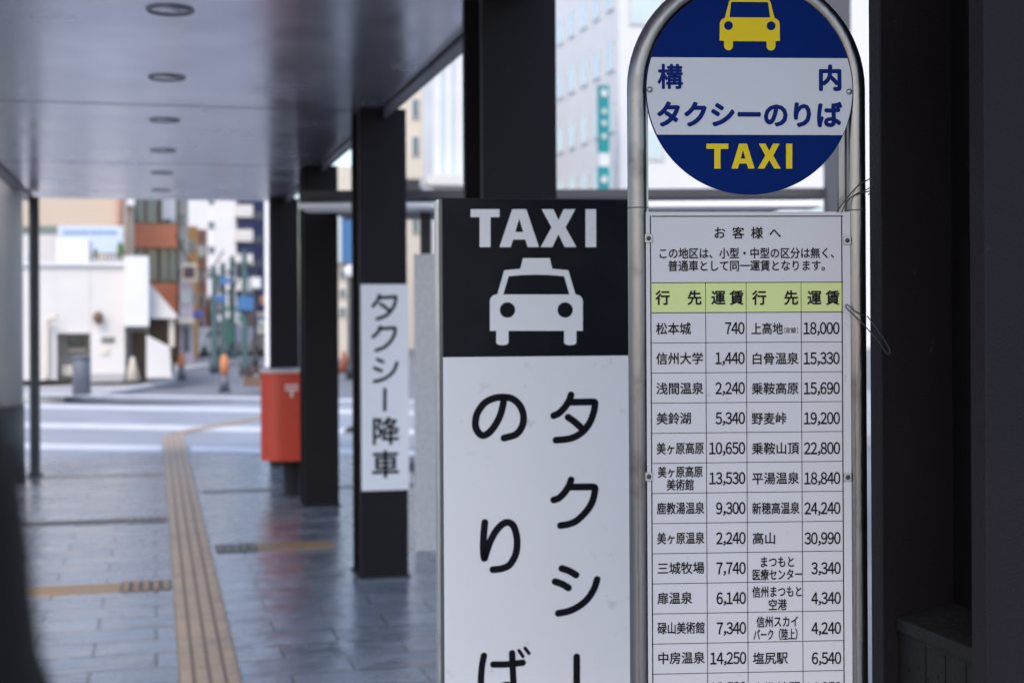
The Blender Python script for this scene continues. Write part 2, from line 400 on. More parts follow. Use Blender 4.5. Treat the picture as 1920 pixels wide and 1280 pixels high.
# plaza beyond the canopy, same stone; open-sky brightness put into a paler colour
A = [P(17.5, -14), P(17.5, 16), P(27.5, 16), P(27.5, -14)]
TILE = tile_mat()
struct('pavement', pv, TILE)
struct('plaza', MB().hexa([v - Vector((0, 0, .155)) for v in A] + A), M['plaza'])
rd = MB(); rd.add([P(27.5, -30, -.15), P(27.5, 40, -.15), P(140, 40, -.15), P(140, -30, -.15)], [(0, 1, 2, 3)])
struct('road', rd, M['asphalt'])

# white bands crossing the plaza
bands = MB()
for xa, xb, yl, th in ((-200, 1300, 842, 11), (-300, 1300, 803, 10), (-300, 1300, 767, 8), (-300, 1300, 745, 4)):
    def yy(x, o): return yl + o + .018 * (x - 400)
    q = [ground(xa, yy(xa, th / 2), .004), ground(xb, yy(xb, th / 2), .004), ground(xb, yy(xb, -th / 2), .004), ground(xa, yy(xa, -th / 2), .004)]
    if yl == 842:   # leaves room for the guide strip
        for x0, x1 in ((xa, 303), (358, xb)):
            bands.add([ground(x0, yy(x0, th / 2), .004), ground(x1, yy(x1, th / 2), .004), ground(x1, yy(x1, -th / 2), .004), ground(x0, yy(x0, -th / 2), .004)], [(0, 1, 2, 3)])
    else: bands.add(q, [(0, 1, 2, 3)])
struct('paving_bands', bands, M['paint'])

# tactile guide path: tiles with four raised bars
tp = MB(); tpb = MB()
sA, lA = SL(ground(335, 1280)); _, lB = SL(ground(455, 1280)); s_end = SL(ground(325, 816))[0]
def guide(p0, p1, lat, half, tile=.3):
    d = (p1 - p0); n = max(1, round(d.length / tile)); d.normalize(); r = lat
    step = (p1 - p0).length / n
    for i in range(n):
        c = p0 + d * (i + .5) * step
        tp.box(c + Vector((0, 0, .004)), (2 * half - .004, step - .006, .008), (r, d, Vector((0, 0, 1))))
        for k in range(4):
            o = (k - 1.5) * half / 2
            tpb.box(c + r * o + Vector((0, 0, .0105)), (half * .36, step - .012, .005), (r, d, Vector((0, 0, 1))))
lc = (lA + lB) / 2; hw = (lB - lA) / 2
guide(P(-4, lc), P(s_end, lc), PR, hw)
e0 = P(s_end + .15, lc); e1 = ground(600, 762); dd = (e1 - e0); dd.z = 0; dn = dd.normalized()
guide(e0 + dn * .15, e1, Vector((dn.y, -dn.x, 0)), hw)
struct('tactile_path', tp, M['tactdark']); struct('tactile_bars', tpb, M['tact'])

# metal expansion joints let into the paving
def joint(label, x0, x1, y, dash0, dash1, m, mbar, th):
    """a row of paving set into the floor: a plain run and, beside the guide path, a tile with raised bars"""
    z = Vector((0, 0, 1)); ax = (PR, PD, z); a, b = ground(x0, y), ground(x1, y); sj = (SL(a)[0] + SL(b)[0]) / 2; l0, l1 = SL(a)[1], SL(b)[1]
    d0, d1 = SL(ground(dash0, y))[1], SL(ground(dash1, y))[1]; t = thing('floor_strip', label, 'floor strip', P(sj, (l0 + l1) / 2))
    lo, hi = (l0, d0 - .004) if l0 < d0 - .05 else (d1 + .004, l1)
    part('plain_run', MB().box(P(sj, (lo + hi) / 2, .003), (hi - lo, th, .006), ax), m, t)
    if dash1 - dash0 > 30:
        mb = MB(); n = 5; w_ = (d1 - d0) / n
        part('bar_tile', MB().box(P(sj, (d0 + d1) / 2, .003), (d1 - d0, th * 1.15, .006), ax), M['jointdark'], t)
        for k in range(n): mb.box(P(sj, d0 + (k + .5) * w_, .0085), (w_ * .55, th * 1.1, .005), ax)
        part('raised_bars', mb, mbar, t)
joint('dark floor strip left of the guide path, farther one with a barred tile', -300, 315, 985, 236, 313, M['jointdark'], M['brass2'], .22)
joint('orange brown floor strip left of the guide path, nearest to the camera', -300, 322, 1112, 226, 321, M['brass'], M['brass'], .27)
joint('orange brown floor strip right of the guide path by the column bases', 402, 628, 1025, 403, 480, M['brass'], M['brass2'], .30)
joint('thin dark floor strip running past the foot of the red post box', 375, 1000, 912, 375, 376, M['jointdark'], M['jointdark'], .10)
joint('thin faint floor strip left of the guide path beside the slim pole', -300, 306, 898, 306, 306.5, M['brass2'], M['jointdark'], .09)

# ------------------------------------------------------------------ canopy
ZC = 2.95; lL, lR = -1.27, 1.40
s2, lc2 = SL(ground(677, 1086))              # front-left foot of the column with the drop-off sign
SP = 3.455
def coltop(k): return s2 + (k - 2) * SP
cp = thing('canopy', 'long walkway canopy with shiny grey metal ceiling panels on dark steel columns', 'canopy', P(4, 0, ZC))
seams = [.6, coltop(0) + .15, coltop(1) + .15, coltop(2) + .15, coltop(3) + .15, coltop(4) + .55]
def slabz(mb, s0, s1, l0, l1, z0, z1): return mb.hexa([P(s0, l0, z0), P(s0, l1, z0), P(s1, l1, z0), P(s1, l0, z0), P(s0, l0, z1), P(s0, l1, z1), P(s1, l1, z1), P(s1, l0, z1)])
for a, b in zip(seams, seams[1:]):
    part('ceiling_panel', slabz(MB(), a + .02, b - .02, lL + .02, lR - .02, ZC, ZC + .02), M['ceil'], cp)
part('roof_slab', slabz(MB(), seams[0], seams[-1], lL - .1, lR + .1, ZC + .03, ZC + .30), M['ceilback'], cp)
part('edge_beam', slabz(MB(), seams[0], seams[-1] + .02, lR, lR + .025, ZC - .060, ZC + .025), M['fascia'], cp)
part('edge_beam', slabz(MB(), seams[0], seams[-1] + .02, lL - .1, lL, ZC - .03, ZC + .025), M['fascia'], cp)

# downlights
dl = None
for k, Z in enumerate((6.02, 7.72, 9.40, 11.12, 12.85, 14.6)):
    d_ = ray(322 - 4 * k, 590); loc = P(Z / PD.y, .07, ZC)
    wd = ('nearest', 'second nearest', 'third nearest', 'fourth nearest', 'fifth nearest', 'farthest')[k]
    lab = f'round recessed downlight in the canopy ceiling, {wd} of the row of six'
    if dl is None:
        dl = thing('downlight', lab, 'ceiling light', loc, 'downlights along the canopy ceiling')
        part('rim', MB().lathe(loc, [(.086, -.002), (.088, -.008), (.097, -.009), (.102, -.003), (.102, .0)], 40), mat('rim_grey', (.22, .22, .24), .35, .6), dl)
        part('diffuser', MB().lathe(loc, [(0.001, -.004), (.086, -.004), (.086, -.001)], 40), mat('frosted_diffuser', (.80, .80, .84), .22, .85), dl)
    else: dup(dl, loc, lab)

# H section steel columns: front flange faces the camera
def column(k, label):
    s = coltop(k); base = P(s, lc2)
    t = thing('steel_column', label, 'column', base, 'dark steel columns holding up the canopy')
    W, D, tf, tw = .30, .365, .042, .022; z = Vector((0, 0, 1)); ax = (PR, PD, z)
    hgt = ZC - .001
    part('front_flange', MB().box(P(s + tf / 2, lc2 + W / 2, hgt / 2), (W, tf, hgt), ax), M['charcoal'], t, .002)
    part('rear_flange', MB().box(P(s + D - tf / 2, lc2 + W / 2, hgt / 2), (W, tf, hgt), ax), M['charcoal'], t, .002)
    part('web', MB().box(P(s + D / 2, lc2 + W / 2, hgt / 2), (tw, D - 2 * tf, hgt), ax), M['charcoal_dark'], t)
    part('base_plate', MB().box(P(s + D / 2, lc2 + W / 2, .006), (W + .03, D + .03, .012), ax), M['darkmetal'], t)
    return t
c0 = column(0, 'dark steel column close at the right edge of the picture, beside the fare board')
for k, lab in ((1, 'dark steel column rising directly behind the black and white taxi board'),
               (2, 'dark steel column that carries the white drop-off sign'),
               (3, 'dark steel column standing beside the red post box'),
               (4, 'dark steel column farthest along the walkway, behind the red post box')):
    dup(c0, P(coltop(k), lc2), lab)

# perforated cabinet in the recess of the nearest column
s0 = coltop(0); zt = 1.113
cb = (s0 + .044, s0 + .318, lc2 + .028, lc2 + .137)          # near, far, left, right
base = P((cb[0] + cb[1]) / 2, cb[2]); cab = thing('metal_cabinet', 'dark grey metal cabinet with small holes tucked into the nearest column', 'cabinet', base)
part('body', slabz(MB(), cb[0], cb[1], cb[2], cb[3], .0125, zt - .024), M['cabinet'], cab, .002)
lid = MB().hexa([P(cb[0], cb[2] - .006, zt - .0235), P(cb[0], cb[3], zt - .0235), P(cb[1], cb[3], zt - .0235), P(cb[1], cb[2] - .006, zt - .0235),
                 P(cb[0], cb[2] - .006, zt), P(cb[0], cb[3], zt + .02), P(cb[1], cb[3], zt + .02), P(cb[1], cb[2] - .006, zt)])
part('lid', lid, M['cabinet'], cab, .002)
hm = MB(); sl = MB(); fn = -PR
for i in range(3): sl.box(P(cb[0] + .06 + .062 * i, cb[2] - .0004, .55), (.0015, .003, 1.06), (PR, PD, Vector((0, 0, 1))))
for i in range(8):
    for j in range(6):
        hm.lathe(P(cb[0] + .022 + .031 * i, cb[2], zt - .075 - .06 * j - (.012 if i % 2 else 0)), [(.0028, 0), (.0028, .0008)], 10, fn)
part('vent_holes', hm, M['ink'], cab); part('panel_joints', sl, M['ink'], cab)

# ------------------------------------------------------------------ taxi stop sign with fare table
ZS = 2.40
yaw = R(3.4)
o = at(1404, 590, ZS)
pl = Plane(o, yaw, 0)
gb = Vector((o.x, o.y, 0))
sg = thing('taxi_stop_sign', 'steel tube taxi stop sign with round blue disc above a white fare table', 'sign', gb)
u0 = pl.m(1199, 640)[0]; u1 = pl.m(1609, 640)[0]; rt = .0172
cv = pl.m(1404, 166)[1]; ra = (u1 - u0) / 2; uc = (u0 + u1) / 2
dT = -.012
arch = [pl.p(u0, .10 - H, dT), pl.p(u0, -.6, dT), pl.p(u0, 0, dT), pl.p(u0, cv, dT)] + [pl.p(uc - ra * math.cos(R(a)), cv + ra * math.sin(R(a)), dT) for a in range(5, 180, 5)] + [pl.p(u1, cv, dT), pl.p(u1, 0, dT), pl.p(u1, -.6, dT), pl.p(u1, .10 - H, dT)]
part('tube_frame', MB().tube(arch, rt, 32), M['steel'], sg)
for uu, yj in ((u0, 389), (u1, 394)):
    b = pl.m(1404, yj)[1]; sl_ = MB().tube([pl.p(uu, b - .0009, dT), pl.p(uu, b + .0009, dT)], rt + .0004, 32)
    part('tube_joint', sl_, M['jointdark'], sg)
part('foot_block', MB().lathe(pl.p(uc, -H, dT), [(.26, 0), (.26, .07), (.23, .10), (.001, .10)], 40), M['kerb'], sg)
# slim flat bars inside the tubes that carry the disc and the board
for x0, x1 in ((1213, 1221), (1580, 1590)):
    mb = MB(); pl.slab(mb, x0, 180, x1, 1700, -.022, -.012); part('inner_bar', mb, M['steel'], sg)

# round disc
r_d = abs(pl.m(1404 + 192.5, 170)[0] - pl.m(1404, 170)[0]); uD, vD = pl.m(1404.5, 169.5); r_v = vD - pl.m(1404, 366)[1]
rr = (r_d + r_v) / 2
NSEG = 120
circ = [(uD + rr * math.cos(2 * math.pi * k / NSEG), vD + rr * math.sin(2 * math.pi * k / NSEG)) for k in range(NSEG)]
dk = MB(); dk.prism([pl.p(a, b, .001) for a, b in circ], pl.n * .0055)
disc = part('disc_plate', dk, M['blue'], sg, .0008)
vb1, vb0 = pl.m(1404, 110)[1], pl.m(1404, 254)[1]
def chordpoly():
    pts = []; rw = rr - .0012
    a1 = math.asin((vb1 - vD) / rw); a0 = math.asin((vb0 - vD) / rw)
    pts += [(uD + rw * math.cos(a0 + (a1 - a0) * k / 20), vD + rw * math.sin(a0 + (a1 - a0) * k / 20)) for k in range(21)]
    pts += [(2 * uD - x, y) for x, y in reversed(pts)]; return pts
mb = MB(); flat(mb, pl, [chordpoly()], .0070); part('white_band', mb, M['discwhite'], disc)
mb = MB()
word(mb, pl, '構', 1233, 145, 1278, 45, .0076, .0012); word(mb, pl, '内', 1532, 147.5, 1576.5, 46, .0076, .0019)
word(mb, pl, 'タクシーのりば', 1229.5, 215.5, 1575, 47, .0076, .0019)
part('japanese_lettering', mb, M['navytext'], disc, fix=False)
mb = MB(); letters_taxi(mb, pl, (1323, 1364), (1370, 1413), (1419, 1462), (1472, 1483.5), 270.5, 317, 11.5, .0072)
part('taxi_lettering', mb, M['yellow'], disc, fix=False)
# yellow cab
mb = MB(); c = pl.m
def cv_(pts): return [c(x, y) for x, y in pts]
left = [(1382, -8), (1383.5, 1.5), (1368, 2), (1365.5, 4.5), (1357.6, 35.5), (1353, 37.5), (1349.6, 41), (1348, 46), (1347.6, 78), (1356, 78.5), (1356, 89)] + arcpts(1364.3, 88, 8.2, 180, 360, 8) + [(1372.6, 79)]
right = [(2 * 1404 - x, y + .4) for x, y in reversed(left)]
win = [(1369, 7), (1371, 5.6), (1436, 6), (1438.6, 7.6), (1442, 34), (1440.5, 35), (1367.5, 34.6), (1366.3, 33)]
flat(mb, pl, [cv_(left + right), cv_(win), cv_(arcpts(1364.3, 50, 8.4, 0, 345, 23)), cv_(arcpts(1444, 50.4, 8.4, 0, 345, 23))], .0072)
part('cab_emblem', mb, M['yellow'], disc, fix=False)
for x, y in ((1217, 169.5), (1590, 173.5)):
    part('bolt', MB().lathe(pl.q(x, y, .006), [(.0052, 0), (.0052, .0016), (.0040, .0042), (.001, .0052)], 16, pl.n), M['galv'], disc)

# fare board
mb = MB(); pl.slab(mb, 1213, 397, 1597, 1470, -.004, .0005)
bd = part('fare_board', mb, M['board'], sg, .0007)
rows = [585.5 + 56.15 * i for i in range(16)]
xs = [1222, 1325, 1401, 1504, 1580.5]
d1 = .0010
mb = MB(); pl.slab(mb, xs[0], 529.5, xs[4], 585.5, .0004, d1); part('green_header', mb, M['green'], bd)
ln = MB(); t = .55
def hl(y, tt=t): pl.slab(ln, xs[0], y - tt, xs[4], y + tt, .0004, .00125)
def vl(x, y0, y1, tt=t): pl.slab(ln, x - tt, y0, x + tt, y1, .0004, .00132)
hl(405.5, .85); hl(529.5, .7); hl(585.5, .7)
for y in rows[1:]: hl(y, .45)
vl(xs[0], 404.5, 1430, .85); vl(xs[4], 404.5, 1430, .85)
for x in xs[1:4]: vl(x, 529.5, 1430, .45)
part('table_lines', ln, M['ink'], bd)
mb = MB(); D = .0012; B1 = .00032
for ch, x in zip('お客様へ', (1349, 1384, 1419, 1453)): word(mb, pl, ch, x - 11, 436.5, x + 11, 22, D, B1)
word(mb, pl, 'この地区は、小型・中型の区分は無く、', 1234, 475, 1575, 20, D, B1)
word(mb, pl, '普通車として同一運賃となります。', 1252.5, 498.5, 1558, 20, D, B1)
part('notice_text', mb, M['ink'], bd, fix=False)
mb = MB()
for ch, x in zip('行先運賃行先運賃', (1242.5, 1302, 1346.5, 1381, 1423.5, 1483, 1526.5, 1561)): word(mb, pl, ch, x - 13, 558, x + 13, 26.5, .0016, .0006)
part('header_text', mb, M['ink'], bd, fix=False)
LEFT = [('松本城', '740'), ('信州大学', '1,440'), ('浅間温泉', '2,240'), ('美鈴湖', '5,340'), ('美ヶ原高原', '10,650'), (('美ヶ原高原', '美術館'), '13,530'), ('鹿教湯温泉', '9,300'),
        ('美ヶ原温泉', '2,240'), ('三城牧場', '7,740'), ('扉温泉', '6,140'), ('碌山美術館', '7,340'), ('中房温泉', '14,250'), ('', '13,530')]
RIGHT = [('上高地', '18,000'), ('白骨温泉', '15,330'), ('乗鞍高原', '15,690'), ('野麦峠', '19,200'), ('乗鞍山頂', '22,800'), ('平湯温泉', '18,840'), ('新穂高温泉', '24,240'),
         ('高山', '30,990'), (('まつもと', '医療センター'), '3,340'), (('信州まつもと', '空港'), '4,340'), (('信州スカイ', 'パーク(陸上)'), '4,240'), ('塩尻駅', '6,540'), ('上諏訪駅', '14,250')]
dm = MB(); nm = MB()
for x0, xr, data, xc in ((1230, 1397.5, LEFT, 1274), (1408.5, 1575.5, RIGHT, 1455)):
    for i, (nme, fare) in enumerate(data):
        y = 616 + 56.1 * i; dx = 3.4 * i / 12
        if isinstance(nme, tuple):
            for j, (s_, wmax) in enumerate(zip(nme, (94, 94))):
                n = len(s_); wd = {4: 66, 5: 84 if xc < 1300 else 79, 6: 94, 3: 51, 2: 34, 7: 91}[n]
                word(dm, pl, s_, xc + dx - wd / 2, y - 12 + 24 * j, xc + dx + wd / 2, 21, D, B1)
        elif nme:
            n = len(nme); wd = {2: 44, 3: 65, 4: 88, 5: 88.5}[n]
            if nme == '上高地': wd = 59
            word(dm, pl, nme, x0 + dx, y, x0 + dx + wd, 22, D, B1)
            if nme == '上高地': word(dm, pl, '定額', 1473, 619, 1492, 10.5, D, .00006); number(dm, pl, '(', 1473.5, 619, 10, 8, D, .00006); number(dm, pl, ')', 1497, 619, 10, 8, D, .00006)
        number(nm, pl, fare, xr + dx - 1.6, y - 1, 21.5, 12.3, D, .00040)
part('destination_text', dm, M['ink'], bd, fix=False); part('fare_text', nm, M['ink'], bd, fix=False)
for x, y in ((1216, 447), (1588, 451), (1216.5, 893), (1589, 894)):
    mb = MB(); pl.slab(mb, x - 7, y - 8, x + 7, y + 8, .0006, .0030)
    ck = part('clip', mb, M['galv'], sg, .0006)
    part('screw', MB().lathe(pl.q(x, y, .003), [(.0040, 0), (.0038, .0012), (.002, .0022), (.0005, .0022)], 14, pl.n), M['darkmetal'], ck)
def wire(pts):
    q = [pl.q(x, y, d) for x, y, d in pts]; return MB().tube(smooth_path(q, 8), .0010, 8)
part('wire_loop', wire([(1568, 398, .004), (1578, 382, .008), (1602, 352, .014), (1628, 336, .016), (1634, 338, .010), (1630, 352, .008), (1600, 366, .010), (1585, 380, .008), (1577, 398, .004)]), M['rubber'], sg)
part('wire_loop', wire([(1602, 366, .012), (1620, 361, .014), (1631, 360, .010), (1626, 366, .006)]), M['rubber'], sg)
part('wire_loop', wire([(1620, 592, .006), (1598, 582, .010), (1586, 571, .010), (1583, 575, .010), (1590, 584, .012), (1612, 606, .016), (1640, 640, .020), (1656, 662, .020), (1662, 660, .018), (1659, 648, .016), (1640, 618, .014), (1624, 592, .006)]), M['darkmetal'], sg)

# ------------------------------------------------------------------ black and white taxi board
ZT = 3.30
o = at(1003, 590, ZT); pt = Plane(o, R(8.5), 0); gb = Vector((o.x, o.y, 0))
tb = thing('taxi_board', 'tall black and white taxi rank board with a cab emblem and vertical Japanese lettering', 'sign', gb)
ta0, tb1 = pt.m(829, 371); ta1, _ = pt.m(1177.5, 371); tbm = pt.m(1003, 667.5)[1]
mb = MB(); pt.rect(mb, ta0 - .001, -H + .03, ta1 + .001, tb1, -.13, -.001); part('cabinet', mb, M['darkmetal'], tb, .003)
for a in (ta0 - .003, ta1 + .003):
    mb = MB(); pt.rect(mb, a - .003, -H + .03, a + .003, tb1 + .002, -.132, -.07); part('edge_trim', mb, M['alu'], tb, .001)
mb = MB(); pt.rect(mb, ta0 - .04, -H, ta1 + .04, -H + .03, -.2, .07); part('base_plate', mb, M['darkmetal'], tb, .004)
mb = MB(); pt.rect(mb, ta0, tbm, ta1, tb1 - .002, -.0008, .004); hd = part('black_panel', mb, M['signblack'], tb, .001)
mb = MB(); pt.rect(mb, ta0, -H + .12, ta1, tbm - .0004, -.0008, .004); wp = part('white_panel', mb, M['signwhite'], tb, .001)
mb = MB(); letters_taxi(mb, pt, (882, 936), (936, 1010), (1013, 1080), (1097, 1117), 392.5, 463.5, 20.5, .0046); part('taxi_lettering', mb, M['signwhite'], hd, fix=False)
mb = MB(); car_emblem(mb, pt, 1005, 484, .0046); part('cab_emblem', mb, M['signwhite'], hd, fix=False)
mb = MB(); sc = 320 / 1365; W_ = pt.m(1000 + 12.9, 800)[0] - pt.m(1000, 800)[0]
def ks(ox, oy, pts, dd=.0046, smooth=True, wk=1.): stroke(mb, pt, [pt.m(860 + (x + ox) * sc, 700 + (y + oy) * sc) for x, y in pts], W_ * wk, dd, smooth)
TA = [[(896, 170), (880, 215), (845, 270), (800, 315), (757, 336)], [(880, 228), (980, 227), (1072, 226), (1086, 232), (1087, 248), (1076, 310), (1040, 400), (975, 475), (890, 518), (775, 531)], [(872, 348), (920, 382), (975, 430)]]
KU = [[(896, 848), (880, 893), (845, 948), (800, 992), (757, 1008)], [(880, 905), (980, 904), (1070, 904), (1086, 912), (1087, 930), (1070, 1010), (1025, 1090), (945, 1170), (880, 1200), (811, 1212)]]
for i, st in enumerate(TA): ks(0, 0, st, .0046 + i * 4e-5)
for i, st in enumerate(KU): ks(0, 0, st, .0046 + i * 4e-5)
o2 = 280 / sc
for i, st in enumerate([[(822, 360), (880, 380), (936, 412)], [(768, 465), (825, 485), (875, 515)], [(1104, 448), (1080, 520), (1030, 600), (960, 660), (880, 700), (794, 718)]]): ks(0, o2, st, .0046 + i * 4e-5)
ks(0, o2, [(941, 1066), (941, 1640)], .0046, False)
NO = [[(358, 190), (352, 250), (325, 345), (270, 440), (215, 488), (175, 488), (140, 445), (132, 385), (150, 310), (205, 235), (280, 197), (355, 188), (430, 203), (490, 260), (516, 340), (505, 420), (455, 485), (360, 514)]]
RI = [[(207, 1188), (198, 1290), (195, 1410), (203, 1475), (215, 1440), (250, 1340), (300, 1250), (350, 1200), (395, 1188), (435, 1215), (460, 1290), (465, 1370), (450, 1450), (405, 1525), (345, 1555), (272, 1564)]]
# lower loop of the second sign keeps the pen on the board
for st in NO: ks(0, 0, st)
for st in RI: ks(0, 0, st)
BA = [[(200, 1056), (183, 1150), (176, 1260), (180, 1400), (195, 1480)], [(274, 1126), (380, 1125), (510, 1112)], [(425, 1036), (430, 1160), (437, 1300), (438, 1400), (420, 1455), (370, 1475), (318, 1455), (300, 1410), (320, 1350), (375, 1290), (400, 1290), (470, 1340), (540, 1440)]]
BA[2] = [(425, 1036), (430, 1160), (437, 1300), (438, 1385), (415, 1440), (365, 1460), (315, 1440), (302, 1390), (325, 1320), (375, 1290), (440, 1305), (505, 1360), (545, 1430)]
for i, st in enumerate(BA): ks(0, o2, st, .0046 + i * 4e-5, True, .93)
ks(0, o2, [(480, 1015), (512, 1062)], .0046, False, .5); ks(0, o2, [(529, 996), (560, 1037)], .0046, False, .5)
part('japanese_lettering', mb, M['ink'], wp, fix=False)

# ------------------------------------------------------------------ drop-off sign on its column
f2 = P(s2, lc2); pc = Plane(Vector((f2.x, f2.y, H)) - PD * .006, math.atan2(PR.y, PR.x), 0)
a0, b1 = pc.m(676, 533); a1, b0 = pc.m(769, 917)
a0 = max(a0, -.005); a1 = min(a1, .305)
ds = thing('drop_off_sign', 'narrow white sign with vertical black Japanese lettering fixed to a dark column', 'sign', pc.p((a0 + a1) / 2, b0))
mb = MB(); pc.rect(mb, a0, b0, a1, b1, -.005, .006); bp_ = part('sign_panel', mb, M['signwhite'], ds, .001)
mb = MB(); sc = 120 / 375
W2 = pc.m(727.6, 700)[0] - pc.m(721, 700)[0]
def kc(pts, dd=.0066, smooth=True): stroke(mb, pc, [pc.m(660 + x * sc, 520 + y * sc) for x, y in pts], W2, dd, smooth)
for i, st in enumerate([[(160, 105), (145, 140), (122, 168)], [(155, 120), (205, 117), (248, 114), (256, 120), (246, 165), (215, 210), (180, 232), (145, 243)], [(165, 155), (190, 172), (215, 193)],
           ]): kc(st, .0066 + i * 5e-5)
for i, st in enumerate([[(165, 290), (150, 322), (122, 348)], [(158, 302), (205, 298), (242, 296), (252, 302), (245, 340), (220, 380), (185, 410), (140, 427)]]): kc(st, .0066 + i * 5e-5)
for i, st in enumerate([[(148, 480), (180, 494)], [(130, 530), (170, 546)], [(262, 500), (245, 545), (210, 580), (170, 600), (130, 609)]]): kc(st, .0066 + i * 5e-5, len(st) > 2)
kc([(192, 655), (191, 775)], .0066, False)
word(mb, pc, '降', 697, 808, 748, 51, .0066, .004); word(mb, pc, '車', 697, 870, 748, 51, .0066, .004)
part('japanese_lettering', mb, M['ink'], bp_, fix=False)

# ------------------------------------------------------------------ red post box
pb = ground(548, 926); pbz = Plane(Vector((pb.x, pb.y, H)), math.atan2(PR.y, PR.x) * .6, 0)
px = thing('post_box', 'red pillar-mounted post box with white emblem beside a dark column', 'post box', Vector((pb.x, pb.y, 0)))
half = .285; dep = .42
zb, zt_ = at(548, 860, pb.y).z, at(548, 697, pb.y).z
def rr_poly(hw_, d0, d1, r, z):
    pts = []
    for cx, cy, a in ((hw_ - r, d0 + r, -90), (hw_ - r, d1 - r, 0), (-hw_ + r, d1 - r, 90), (-hw_ + r, d0 + r, 180)):
        for k in range(9):
            an = R(a + 90 * k / 8); x, y = cx + r * math.cos(an), cy + r * math.sin(an)
            pts.append(Vector((pb.x, pb.y, z)) + pbz.u * x - pbz.n * y)
    return pts
body = part('body', MB().prism(rr_poly(half, -dep / 2, dep / 2, .185, zb), (0, 0, zt_ - zb)), M['red'], px, .012)
part('top_cap', MB().prism(rr_poly(half + .008, -dep / 2 - .01, dep / 2 + .008, .19, zt_), (0, 0, .028)), mat('lit_cap', (.55, .5, .5), .3), px, .012)  # daylight on the box top put into a pale colour
part('post', MB().lathe(Vector((pb.x, pb.y, 0)), [(.20, 0), (.20, .012), (.088, .013), (.088, zb - .001)], 28), M['darkmetal'], px)
part('side_handle', MB().ball(pbz.p(-half - .02, zt_ - H - .03, .02), .028, (1.3, 1, .8), 14), M['alu'], px)
mb = MB(); ey = zt_ - H - .17; d_ = dep / 2 + .001
def er(a0, b0, a1, b1): pbz.rect(mb, a0, b0, a1, b1, d_ - .003, d_ + .002)
er(-.06, ey + .045, .06, ey + .062); er(-.06, ey + .008, .06, ey + .027); er(-.010, ey - .055, .010, ey + .006)
part('post_emblem', mb, M['signwhite'], body)

# ------------------------------------------------------------------ left: slim pole and clad pillar
b = ground(66, 889)
solo('slim_pole', 'slim dark grey pole on the left edge of the walkway reaching up to the canopy', 'pole',
     MB().lathe((b.x, b.y, 0), [(.085, 0), (.085, .015), (.054, .016), (.054, ZC - .04)], 24), M['polegrey'], (b.x, b.y, 0))
rP = .55; e = at(39, 890, 14.2); cx_ = Vector((e.x - rP, 14.2, 0))
gp = thing('clad_pillar', 'thick round pillar in grey metal cladding with dark foot at the left edge', 'pillar', cx_)
zf = at(39, 760, 14.2).z; ztop = at(39, 300, 14.2).z
part('cladding', MB().lathe(cx_, [(rP, zf), (rP, ztop - .4), (rP * .97, ztop - .15), (rP * .8, ztop), (.01, ztop + .02)], 64), M['grey'], gp)
part('foot', MB().lathe(cx_, [(rP + .01, 0), (rP + .01, zf - .001)], 64), M['darkmetal'], gp)

# ------------------------------------------------------------------ right: low shelter with granite pier
b = ground(797, 1034); ZB = b.y; zg = at(797, 476, ZB).z
sh = thing('shelter', 'low flat roofed shelter with dark fascia over a white beam behind the taxi board', 'shelter', (b.x, b.y, 0))
part('dark_fascia', fb(560, 352, 1560, 373.5, ZB, .5), M['bluegrey'], sh, .004)
part('white_beam', fb(560, 375.5, 1543, 391, ZB - .22, .40), M['beam'], sh, .004)
part('roof_slab', fb(560, 352.5, 1560, 362, ZB + .51, 3.0), M['bluegrey'], sh)
gx0, gx1 = at(776, 600, ZB).x, at(838, 600, ZB).x
part('granite_pier', MB().box(((gx0 + gx1) / 2, ZB + .12, zg / 2), (gx1 - gx0, .24, zg)), M['granite'], sh, .006)
zr = at(797, 375, ZB).z
part('post', MB().box((at(795, 400, ZB).x, ZB + .2, (zg + zr) / 2), (.075, .10, zr - zg - .002)), M['bluegrey'], sh)
zr2 = at(1565, 352, ZB).z
part('post', MB().box((at(1567, 400, ZB).x, ZB - .06, 2.0), (.17, .11, 4.0)), mat('post_bluegrey', (.055, .058, .07), .5, .1, .08, 3), sh)
part('post', MB().box((at(808, 400, ZB).x + .02, ZB + 2.5, zr / 2), (.09, .1, zr)), M['bluegrey'], sh)

# ------------------------------------------------------------------ far buildings
def facade(name, label, rect, Z, depth, m, cat='building', group=None):
    t = thing(name, label, cat, (ats((rect[0] + rect[2]) / 2, 590, Z).x, Z, -.15), group)
    a, b_ = ats(rect[0], rect[1], Z), ats(rect[2], rect[1], Z)
    c = (a + b_) / 2 + PD * depth / 2; c.z = (a.z - .15) / 2
    mb = MB(); mb.box(c, ((b_ - a).dot(PR), depth, a.z + .15), (PR, PD, Vector((0, 0, 1))))
    part('wall', mb, m, t); return t
def win(t, x0, y0, x1, y1, Z, m=None, frame=None, name='window'):
    f = part(name, fs(x0, y0, x1, y1, Z - .06, .10), M[frame or 'white2'], t)
    part('pane', fs(x0 + 1.3, y0 + 1.3, x1 - 1.3, y1 - 1.3, Z - .075, .02), M[m or 'glass'], f); return f

